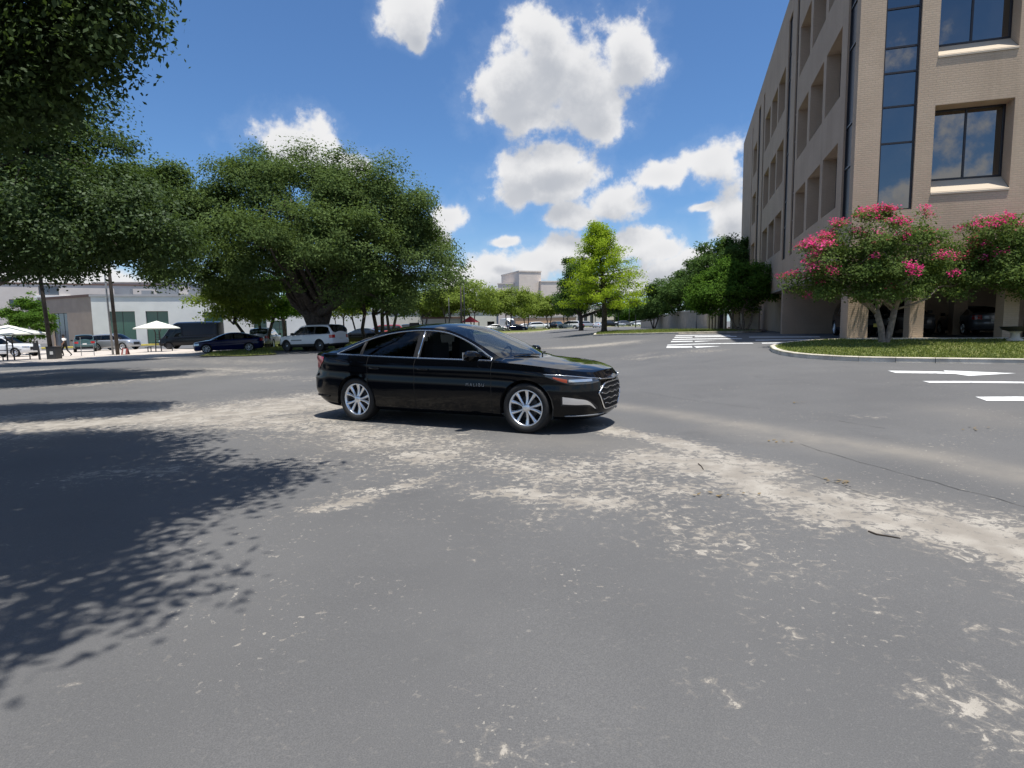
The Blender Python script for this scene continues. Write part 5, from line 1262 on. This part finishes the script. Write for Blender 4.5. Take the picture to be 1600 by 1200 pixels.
# ------------------------------------------------------------------ medians, pavements, plaza
def poly_px(pts): return [tuple(gp(*p)[:2]) for p in pts]
plaza = sheet('plaza', poly_px([(-60,571),(0,568.5),(100,566),(160,564),(240,560.5),(300,557),(345,550),(330,546),(240,545),(120,547),(0,549),(-80,551)]), .012, 'concrete', None, step=4); tag(plaza, kind='structure')
isl = poly_px([(312,557.5),(380,557),(432,554.5),(428,549),(560,545),(640,541),(640,533),(420,537),(405,545),(330,550)])
is1 = sheet('grass_island', isl, .05, 'grass', None, step=2); tag(is1, kind='structure')
med = poly_px([(927,525.2),(1000,523.4),(1060,522.0),(1110,521),(1160,520.0),(1190,518.8),(1140,517.2),(1090,516.6),(1040,517.0),(985,518.4),(945,519.4),(929,521.5)])
md = sheet('grass_median', med, .12, 'grass', None, step=2); tag(md, kind='structure')
kerb('kerb', med[:6], md, side=1, seg=3, w=.2); kerb('kerb', [med[0], med[-1], med[-2]], md, side=-1, seg=2, w=.2)
kerb('kerb', med[6:11][::-1], md, side=-1, seg=3, w=.2)
med2 = poly_px([(902,512.3),(960,511.2),(1010,510.6),(1060,510.0),(1110,509.6),(1130,508.0),(1060,506.4),(985,506.2),(915,509.2)])
md2 = sheet('grass_verge', med2, .14, 'grass', None, step=6); tag(md2, kind='structure'); kerb('kerb', med2[:5], md2, side=1, seg=6, w=.35, h=.16)
med3 = poly_px([(740,523.5),(800,521.5),(850,518.5),(905,513.6),(880,513.0),(830,515.0),(780,517.5),(740,518.5)])
md3 = sheet('grass_verge', med3, .14, 'grass', None, step=5); tag(md3, kind='structure'); kerb('kerb', med3[:4], md3, side=1, seg=5, w=.3, h=.16)
walk = sheet('pavement', poly_px([(1000,517.6),(1060,515.0),(1130,512.6),(1175,513.6),(1130,516.6),(1060,516.4)]), .02, 'concrete', None, step=4); tag(walk, kind='structure')
bed = sheet('planting_bed', poly_px([(1080,517.6),(1140,518.2),(1196,518.6),(1200,514.5),(1130,512.8),(1090,514.2)]), .06, 'soil', None, step=2); tag(bed, kind='structure')
grass_blades('grass', isl, 9000, .12, 'dry grass on the island round the big live oak', .05, 4)
grass_blades('grass', med, 9000, .10, 'grass on the median under the yellow green cypress', .12, 5)

# ------------------------------------------------------------------ other buildings
def block(name, px0, px1, Y0, Y1, ztop, mat, label, depth=25, win=None, pane='window_dark', frame='metal_dark', wd=.3, roofmat='concrete_grey', zb=None, mull=1, trim=None):
    """building whose front runs from the bearing px0 at depth Y0 to px1 at depth Y1; win = list of (u0,u1,z0,z1)"""
    a = np.array([at(px0, 520, Y0)[0], Y0]); b = np.array([at(px1, 520, Y1)[0], Y1]); L = float(np.linalg.norm(b - a)); U = (b - a) / L; I = np.array([-U[1], U[0]])
    z0 = min(Z(*a), Z(*b)) - .5 if zb is None else zb
    r = empty(name, (0, 0, 0)); tag(r, label, 'building')
    facade('front_wall', a, U, I, L, z0, ztop, win or [], wd, mat, r, pane=pane if win else None, frame=frame, mull=mull)
    c = [a, b, b + I * depth, a + I * depth]
    w = MB()
    for p, q in ((1, 2), (2, 3), (3, 0)): w.add([(*c[p], z0), (*c[q], z0), (*c[q], ztop), (*c[p], ztop)], [(0, 1, 2, 3)])
    w.build('side_wall', mat, r)
    MB().prism([tuple(q) for q in (a - U * .15 - I * .15, b + U * .15 - I * .15, b + U * .15 + I * depth, a - U * .15 + I * depth)], ztop, ztop + .35).build('roof', trim or roofmat, r)
    if win: MB().add([(*(a + I * (wd + .6)), z0), (*(b + I * (wd + .6)), z0), (*(b + I * (wd + .6)), ztop), (*(a + I * (wd + .6)), ztop)], [(0, 1, 2, 3)]).build('inner_wall', 'interior', r)
    return r, a, U, I, L
bw = block('white_building', 146, 314, 92, 96, 6.5, 'white_wall', 'white low building with tall green windows behind the van', 22,
     [(2.3, 5.9, -1.2, 4.2), (7.4, 10.6, -1.2, 4.2), (15.8, 18.6, -1.2, 4.0)], 'green_glass', 'metal_dark', mull=1, trim='stucco_grey')
rw_, a_, U_, I_, L_ = bw
for u_, v_, w_, h_ in ((3.0, 5, 2.2, 1.2), (6.2, 6, 1.4, .9), (9.0, 7, 3.0, 1.7), (13.5, 6, 2.0, 1.1)):
    c_ = a_ + U_ * u_ + I_ * v_
    MB().box((c_[0], c_[1], 6.85 + h_ / 2), (w_, 1.6, h_), math.atan2(U_[1], U_[0])).build('roof_unit', 'metal_grey', rw_)
bt = block('tan_building', 72, 148, 101, 93.0, 6.6, 'tan_wall', 'tan slant walled annex with a dark glass entrance, left of the white building', 20, [(2.5, 7.8, -1.3, 4.2)], 'window_pale', 'metal_dark', mull=2, trim='brown_roof')
wn = []
for k in range(9):
    for zz in (3.2, 7.0): wn.append((4 + k * 5.2, 6.2 + k * 5.2, zz, zz + 1.9))
wn.append((15.0, 19.0, 10.0, 12.2))
ap = block('apartment_building', -60, 262, 138, 158, 12.6, 'stucco', 'pale three storey apartment block far behind the left parasol', 30, wn, 'window_pale', 'brown_roof', mull=1, trim='brown_roof')
ra, aa, Ua, Ia, La = ap
for u0 in (14.2, 44):     # framed bay
    mb = MB()
    for (p, q, z0, z1) in ((0, 7, 5.6, 6.1), (0, 7, 9.4, 9.9), (0, .5, 6.1, 9.4), (6.5, 7, 6.1, 9.4)):
        c = [aa + Ua * (u0 + p) - Ia * .5, aa + Ua * (u0 + q) - Ia * .5, aa + Ua * (u0 + q), aa + Ua * (u0 + p)]
        mb.prism([tuple(x) for x in c], z0, z1)
    mb.build('window_bay', 'white_trim', ra)
block('apartment_building', 150, 300, 178, 182, 15.2, 'stucco_grey', 'grey upper apartment block showing over the white building', 20, [(3 + 6 * k, 6 + 6 * k, 11.3, 13.2) for k in range(4)], 'window_pale', 'metal_dark')
block('warehouse', 300, 610, 104, 112, 4.3, 'white_wall', 'long low white warehouse behind the big live oak', 20, [(13.2, 15.8, -1, 2.6), (10.2, 12.4, -1, 2.8)], 'green_glass', 'metal_dark')
block('warehouse', 598, 776, 120, 124, 4.0, 'white_wall', 'white shed wall left of the far street trees', 14, [(21.5, 23.0, -.4, 2.0)], 'window_dark', 'metal_dark')
block('low_shop', 662, 722, 112, 112, 2.6, 'stucco', 'low brown roofed shop before the white shed wall', 6, None, trim='brown_roof')
tow, *_ = block('pale_tower', 812, 846, 179, 181.5, 17.0, 'stucco_far', 'pale windowless tower at the middle of the horizon', 16, [(.6, 1.6, 7.5, 11.2)], 'window_dark', 'metal_dark', wd=.4, trim='stucco_far')
block('pale_hall', 779, 812, 183, 182.5, 13.6, 'stucco_far', 'pale wing left of the windowless tower', 18, None, trim='stucco_far')
block('pale_hall', 846, 905, 179.5, 182, 13.9, 'stucco_far', 'pale wing right of the windowless tower', 18, None, trim='stucco_far')
block('pale_hall', 700, 782, 192, 190, 10.4, 'stucco_grey', 'grey lower block left of the pale wings', 16, [(11.5, 13.5, 6.6, 8.6), (14.4, 16.0, 6.2, 9.0)], 'window_dark', 'metal_dark', trim='stucco_grey')
block('low_shop', 806, 900, 160, 164, 3.0, 'orange_wall', 'low orange tan wall behind the far parked cars', 5, None)
block('low_shop', 898, 940, 176, 180, 6.2, 'stucco', 'pale shop with tall openings right of the dark tree', 8, [(1.0 + k * 2.2, 2.2 + k * 2.2, .2, 4.4) for k in range(3)], 'window_dark', 'metal_dark', mull=0)
block('low_shop', 918, 988, 240, 250, 4.6, 'stucco_far', 'low pale building with a long band behind the cypress', 12, [(2, 16, 1.2, 2.6)], 'window_dark', 'stucco_grey', mull=6)
# beige boundary wall running away beside the grass
bwl = empty('boundary_wall', (0, 0, 0)); tag(bwl, 'long beige boundary wall receding beyond the small spreading tree', 'wall')
wp = [np.array([at(px, 505, Yd)[0], Yd]) for px, Yd in ((1108, 60), (1075, 70), (1046, 84), (1022, 100), (1002, 122))]; wt = [2.55, 2.55, 2.4, 2.3, 2.2]
for k in range(4):
    a, b = wp[k], wp[k + 1]; n = 6; d = (b - a) / n; nn_ = np.array([-(b - a)[1], (b - a)[0]]); nn_ = nn_ / np.linalg.norm(nn_) * .12
    for i in range(n):
        p, q = a + d * (i + .012), a + d * (i + .988)
        MB().prism([tuple(p - nn_), tuple(q - nn_), tuple(q + nn_), tuple(p + nn_)][::-1], Z(*p) - .3, wt[k]).build('panel', 'fence_beige', bwl)
    MB().prism([tuple(a - nn_ * 1.5), tuple(b - nn_ * 1.5), tuple(b + nn_ * 1.5), tuple(a + nn_ * 1.5)][::-1], wt[k] + .002, wt[k] + .16).build('coping', 'kerb_conc', bwl)
# covered entrance next to the wall
ent = empty('covered_entrance', (0, 0, 0)); tag(ent, 'beige columned entrance shelter between the wall and the low tree', 'shelter')
e0 = np.array([at(1106, 510, 54)[0], 54.0]); e1 = np.array([at(1162, 510, 51)[0], 51.0]); eu = (e1 - e0) / np.linalg.norm(e1 - e0); ei = np.array([-eu[1], eu[0]]); eL = float(np.linalg.norm(e1 - e0))
for u in (.1, .42, .74, 1.06, 1.8, 2.5, eL - .2):
    MB().box((*(e0 + eu * u), 1.35), (.16, .3, 2.1), math.atan2(eu[1], eu[0])).build('column', 'fence_beige', ent)
MB().prism([tuple(q) for q in (e0 - ei * .4, e1 - ei * .4, e1 + ei * 2.6, e0 + ei * 2.6)], 2.4, 2.7).build('roof', 'fence_beige', ent)
MB().prism([tuple(q) for q in (e0 + ei * 2.2 + eu * 1.0, e1 + ei * 2.2, e1 + ei * 2.4, e0 + ei * 2.4 + eu * 1.0)], .2, 2.4).build('rear_wall', 'fence_beige', ent)
MB().box((*(e0 + eu * 2.3 + ei * .8), .85), (1.2, .4, .08), math.atan2(eu[1], eu[0])).build('bench', 'metal_dark', ent)

# ------------------------------------------------------------------ poles and wires
def pole(name, px, py, Y, h, r, mat, label, cat='pole', arms=None, lean=(0, 0)):
    q = at(px, py, Y); x, y = float(q[0]), float(Y); b = empty(name, (x, y, Z(x, y))); tag(b, label, cat)
    MB().tube([(0, 0, -.3), (lean[0] * .5, lean[1] * .5, h * .5), (lean[0], lean[1], h)], [r * 1.15, r, r * .7], 10).build('post', mat, b, True)
    for (z, L, ang) in arms or []:
        MB().box((lean[0] * z / h, lean[1] * z / h - .12, z), (L, .10, .12), ang).build('crossarm', mat, b)
        for k in (-.45, -.2, .2, .45): MB().lathe([(.03, 0), (.05, .06), (.03, .14), (.001, .15)], 8, 'Z', (lean[0] * z / h + k * L * math.cos(ang), lean[1] * z / h - .12 + k * L * math.sin(ang), z + .06)).build('insulator', 'metal_grey', b)
    return b, (x + lean[0], y + lean[1])
w1 = pole('utility_pole', 81, 555, 41.5, 10.5, .125, 'wood_pole', 'brown wooden utility pole beside the black bin', arms=[(9.4, 2.4, .6)], lean=(-.55, 0))
w2 = pole('utility_pole', 184, 551, 46.5, 11.0, .125, 'wood_pole', 'grey wooden utility pole left of the second parasol', arms=[(9.9, 2.4, .6)], lean=(-.25, 0))
pole('light_post', 176.5, 551, 46.8, 9.0, .07, 'metal_grey', 'thin metal post standing against the grey utility pole', lean=(-.2, 0))
w3 = pole('utility_pole', 721, 505, 96, 9.8, .14, 'wood_pole', 'far twin utility pole with cross arms over the black sedan', arms=[(9.2, 3.0, 0), (8.3, 2.2, 0)])
pole('light_post', 726, 505, 97, 8.8, .10, 'metal_dark', 'dark post right beside the far cross armed pole')
pole('light_post', 702, 505, 98, 6.0, .09, 'metal_dark', 'short dark post left of the far cross armed pole')
for k, (px, Yd, h, lab) in enumerate(((966, 150, 9.0, 'slim far light pole just right of the cypress'), (961, 170, 8.0, 'slim far light pole nearest the cypress trunk'), (993, 140, 9.6, 'slim far light pole near the end of the beige wall'), (983, 190, 8.0, 'faint far light pole between two slim ones'), (930, 160, 7.0, 'dark far post left of the cypress trunk'))):
    b, tp = pole('light_pole', px, 505, Yd, h, .10, 'metal_dark', lab)
    MB().box((.5, 0, h), (1.1, .3, .12)).build('lamp_head', 'metal_dark', b)
pl_, tpl = pole('light_pole', 1088, 505, 64, 3.4, .06, 'metal_grey', 'short lamp post with a flat head above the beige wall')
MB().lathe([(.001, .05), (.55, .0), (.5, .10), (.2, .18), (.001, .2)], 14, 'Z', (0, 0, 3.4)).build('lamp_head', 'metal_grey', pl_)
def wire(a, b, sag, label):
    pts = [np.array(a) + (np.array(b) - np.array(a)) * t - np.array([0, 0, sag * 4 * t * (1 - t)]) for t in np.linspace(0, 1, 16)]
    o = MB().tube(pts, .022, 4).build('overhead_wire', 'metal_dark'); tag(o, label, 'wire', 'wires between the utility poles')
wire((-75, 36, 8.9), (w1[1][0], w1[1][1], 7.2), .3, 'overhead wire running off left from the brown utility pole')
wire((w1[1][0], w1[1][1], 7.2), (w2[1][0], w2[1][1], 7.0), .2, 'upper overhead wire between the two left utility poles')
wire((w1[1][0], w1[1][1], 6.4), (w2[1][0], w2[1][1], 6.2), .2, 'lower overhead wire between the two left utility poles')
wire((w2[1][0], w2[1][1], 7.0), (-16, 62, 7.6), .4, 'overhead wire running right from the grey utility pole')

# ------------------------------------------------------------------ parasols, bins, small things on the plaza
def parasol(px, py, Y, label, w=2.9, h=2.75):
    q = at(px, py, Y); x, y = float(q[0]), float(Y); r = empty('parasol', (x, y, Z(x, y))); tag(r, label, 'parasol', 'parasols on the plaza')
    e = MB(); n = 4
    e.add([(0, 0, h + .62)] + [(w * .5 * 1.42 * math.cos(a), w * .5 * 1.42 * math.sin(a), h) for a in (math.pi / 4 + k * math.pi / 2 for k in range(4))] + [(w * .5 * 1.42 * math.cos(a), w * .5 * 1.42 * math.sin(a), h - .10) for a in (math.pi / 4 + k * math.pi / 2 for k in range(4))],
          [(0, 1 + k, 1 + (k + 1) % 4) for k in range(4)] + [(1 + k, 5 + k, 5 + (k + 1) % 4, 1 + (k + 1) % 4) for k in range(4)])
    e.build('canopy', 'canvas', r)
    for sx__ in (-.18, .18): MB().tube([(sx__ * 1.4, 0, 0), (sx__, 0, h * .8), (sx__ * 2.2, 0, h + .1)], .045, 6).build('post', 'metal_dark', r)
    for k in range(6): MB().tube([(-.24, 0, .4 + .22 * k), (.24, 0, .4 + .22 * k)], .02, 5).build('rung', 'metal_dark', r)
    t = MB(); t.lathe([(.001, .76), (.62, .76), (.62, .72), (.001, .72)], 16); t.build('table_top', 'metal_dark', r)
    for a in (.6, 2.7, 4.4):
        s_ = MB(); s_.lathe([(.001, .46), (.24, .46), (.24, .42), (.001, .42)], 12, 'Z', (1.05 * math.cos(a), 1.05 * math.sin(a), 0)); s_.tube([(1.05 * math.cos(a), 1.05 * math.sin(a), 0), (1.05 * math.cos(a), 1.05 * math.sin(a), .43)], .04, 6); s_.build('stool', 'metal_dark', r)
    return r
parasol(17, 558, 41.5, 'pale square parasol at the left edge in front of the white SUV', 3.1, 1.90)
parasol(248, 548, 52, 'pale square parasol in front of the black van', 2.6, 2.1)
def bx(px, py, Y): q = at(px, py, Y); x, y = float(q[0]), float(Y); return x, y, Z(x, y)
x, y, z = bx(84, 556, 41.6); r = empty('litter_bin', (x, y, z)); tag(r, 'black square litter bin against the brown utility pole', 'bin')
MB().box((.05, 0, .42), (.62, .6, .84), top=1.05).build('body', 'metal_dark', r); MB().box((.05, 0, .87), (.68, .66, .06)).build('lid', 'black_plastic', r); MB().box((.1, -.318, .45), (.22, .012, .22)).build('sticker', 'plate_white', r)
x, y, z = bx(61, 559, 41); r = empty('marker_post', (x, y, z)); tag(r, 'dark upright post with a bracket right of the left parasol', 'post')
MB().tube([(.05, 0, 0), (.02, 0, .7), (-.05, 0, 1.35)], [.07, .06, .05], 8).build('post', 'metal_dark', r); MB().box((-.14, 0, .95), (.34, .14, .55), top=.8).build('box', 'metal_dark', r)
x, y, z = bx(196, 551, 46); r = empty('sandwich_board', (x, y, z)); tag(r, 'small red and white sandwich board by the grey utility pole', 'sign')
for sg in (1, -1):
    MB().add([(-.25, sg * .18, 0), (.25, sg * .18, 0), (.22, sg * .03, .52), (-.22, sg * .03, .52)], [(0, 1, 2, 3)]).build('panel', 'dull_red', r)
    MB().add([(-.10, sg * .172 - .012, .05), (.10, sg * .172 - .012, .05), (.10, sg * .05 - .012, .46), (-.10, sg * .05 - .012, .46)], [(0, 1, 2, 3)]).build('notice', 'plate_white', r)
x0, y0, z0 = bx(127, 550, 46.2); r = empty('railing', (x0, y0, z0)); tag(r, 'pale metal railing frame in front of the teal vehicle', 'railing')
for k in (0, 1.0): MB().tube([(k, 0, 0), (k, 0, 1.5 - .5 * k)], .025, 6).build('post', 'metal_grey', r)
MB().tube([(0, 0, .9), (1.0, 0, .9)], .02, 6).build('rail', 'metal_grey', r); MB().tube([(0, 0, .35), (1.0, 0, .35)], .02, 6).build('rail', 'metal_grey', r)
# yellow kerb and verge before the white building
vx0, vx1 = at(40, 535, 84)[0], at(262, 535, 86)[0]
vg = sheet('grass_verge', [(vx0, 84), (vx1, 86), (vx1, 90.5), (vx0, 90)], .15, 'grass', None, step=6); tag(vg, kind='structure')
kerb('kerb', [(vx0, 84), (vx1, 86)], vg, w=.5, h=.25, mat='kerb_yellow', seg=5)
q = at(52, 545, 56); small(46, 545, 56, 4.6, 4.0, 'leaf_mid', 'bushy green shrub behind the left parasol', 71, name='shrub', n=260, size=.11, fork=.6, zs=1.9)
# red awning far off
x, y, z = bx(735, 508, 104); r = empty('red_canopy', (x, y, z)); tag(r, 'small red canopy right of the far utility pole', 'canopy')
MB().add([(-1.6, -1.2, 1.9), (1.6, -1.2, 1.9), (1.6, 1.2, 1.9), (-1.6, 1.2, 1.9), (0, 0, 3.0)], [(0, 1, 4), (1, 2, 4), (2, 3, 4), (3, 0, 4)]).build('cover', 'red_sign', r)
for a, b in ((-1.5, -1.1), (1.5, -1.1), (1.5, 1.1), (-1.5, 1.1)): MB().tube([(a, b, 0), (a, b, 1.92)], .05, 5).build('post', 'metal_dark', r)
# stone bowl on the lawn at the right edge
x, y = 16.45, 19.2; r = empty('stone_bowl', (x, y, Z(x, y) + .12)); tag(r, 'low stone bowl on a pedestal on the lawn at the right edge', 'planter')
MB().lathe([(.001, 0), (.24, 0), (.22, .06), (.13, .12), (.12, .26), (.18, .32)], 18).build('pedestal', 'kerb_conc', r, True)
MB().lathe([(.18, .32), (.36, .38), (.42, .47), (.44, .48), (.38, .47), (.2, .42), (.001, .41)], 20).build('bowl', 'metal_dark', r, True)
# twigs and fallen leaves on the asphalt
def twig(pts, rad, label):
    P = [gp(*p) + np.array([0, 0, rad * .8]) for p in pts]
    o = MB().tube(P, [rad, rad, rad * .8, rad * .5][:len(P)] if len(P) <= 4 else rad, 6).build('twig', 'stick'); tag(o, label, 'twig', 'twigs lying on the asphalt')
twig([(1357,831), (1370,836), (1390,839), (1407,842)], .006, 'longest dark twig, lying on the pale worn band')
twig([(1091,725), (1096,729), (1099,734)], .005, 'short curved dark twig at the upper edge of the worn band')
def litter(px, py, n, label, seed):
    rr = np.random.default_rng(seed); c = gp(px, py); C = np.c_[c[0] + rr.normal(0, .09, n), c[1] + rr.normal(0, .05, n), np.zeros(n)]; C[:, 2] = terr(C[:, 0], C[:, 1]) + .012
    V, t = leaves_at(C, np.tile([0, 0, 1.0], (n, 1)), 1, np.full(n, .004), .022, rr, up=1.6, clump_t=np.full(n, .5))
    mb = MB(); 
    for i in range(n): mb.add(V[4 * i:4 * i + 4], [(0, 1, 2, 3)])
    o = mb.build('fallen_leaves', 'dry_leaf'); tag(o, label, 'leaves', kind='stuff')
litter(1308, 754, 16, 'small pile of dry leaves near the long crack', 1); litter(1245, 630, 12, 'dry leaves below the kerb of the lawn', 2); litter(1128, 774, 10, 'dry leaves on the pale worn band', 3); litter(1525, 671, 8, 'few dry leaves near the right lane line', 4); litter(1220, 690, 7, 'dry leaves beside the start of the crack', 5)

# ------------------------------------------------------------------ the walking person on the plaza
def person(px, py, Y, yaw, label):
    q = at(px, py, Y); x, y = float(q[0]), float(Y)
    J = dict(pel=(0, 0, .95), waist=(.02, 0, 1.1), chest=(.05, 0, 1.32), neck=(.07, 0, 1.48), head=(.10, 0, 1.60), top=(.10, 0, 1.74),
             hl=(.0, .10, .90), kl=(.20, .11, .52), al=(.10, .11, .10), tl=(.26, .12, .04), hr=(.0, -.10, .90), kr=(-.06, -.11, .50), ar=(-.38, -.11, .16), tr=(-.26, -.11, .05),
             sl=(.05, .19, 1.42), el=(-.10, .24, 1.17), wl=(.06, .24, .96), fl=(.10, .23, .88), sr=(.05, -.19, 1.42), er=(.14, -.25, 1.18), wr=(.34, -.22, 1.05), fr=(.41, -.21, 1.02))
    rad = dict(pel=.135, waist=.12, chest=.145, neck=.055, head=.095, top=.075, hl=.095, kl=.062, al=.045, tl=.038, hr=.095, kr=.062, ar=.045, tr=.038, sl=.062, el=.047, wl=.034, fl=.036, sr=.062, er=.047, wr=.034, fr=.036)
    E = [('pel', 'waist'), ('waist', 'chest'), ('chest', 'neck'), ('neck', 'head'), ('head', 'top'), ('pel', 'hl'), ('hl', 'kl'), ('kl', 'al'), ('al', 'tl'), ('pel', 'hr'), ('hr', 'kr'), ('kr', 'ar'), ('ar', 'tr'), ('chest', 'sl'), ('sl', 'el'), ('el', 'wl'), ('wl', 'fl'), ('chest', 'sr'), ('sr', 'er'), ('er', 'wr'), ('wr', 'fr')]
    K = list(J); me = bpy.data.meshes.new('p'); me.from_pydata([J[k] for k in K], [(K.index(a), K.index(b)) for a, b in E], [])
    o = bpy.data.objects.new('p', me); COL.objects.link(o)
    sk = o.modifiers.new('s', 'SKIN'); sv = me.skin_vertices[0].data
    for i, k in enumerate(K): sv[i].radius = (rad[k], rad[k]); sv[i].use_root = (k == 'pel')
    ss = o.modifiers.new('u', 'SUBSURF'); ss.levels = 2; ss.render_levels = 2
    dg = bpy.context.evaluated_depsgraph_get(); dg.update()
    m2 = bpy.data.meshes.new_from_object(o.evaluated_get(dg)); bpy.data.objects.remove(o); bpy.data.meshes.remove(me)
    m2.materials.clear()
    for k in ('skin', 'cloth_white', 'cloth_black'): m2.materials.append(MAT[k])
    for p in m2.polygons:
        c = p.center; z = c.z; arm = abs(c.y) > .175 and z > .8 and z < 1.46
        p.material_index = 0 if (z > 1.47 or (arm and z < 1.22)) else (2 if z < 1.0 else (1 if z > 1.26 else 2)); p.use_smooth = True
    m2.name = 'body'
    r = empty('person', (x, y, Z(x, y)), yaw); tag(r, label, 'person')
    b = bpy.data.objects.new('body', m2); COL.objects.link(b); b.parent = r
    h = MB(); h.lathe([(.001, .13), (.06, .12), (.095, .07), (.105, .0), (.10, -.05)], 14, 'Z', (.09, 0, 1.655)); h.build('hair', 'cloth_black', r, True)
    return r
person(103, 554, 47, math.radians(182), 'person in white top and dark trousers walking past the bin')
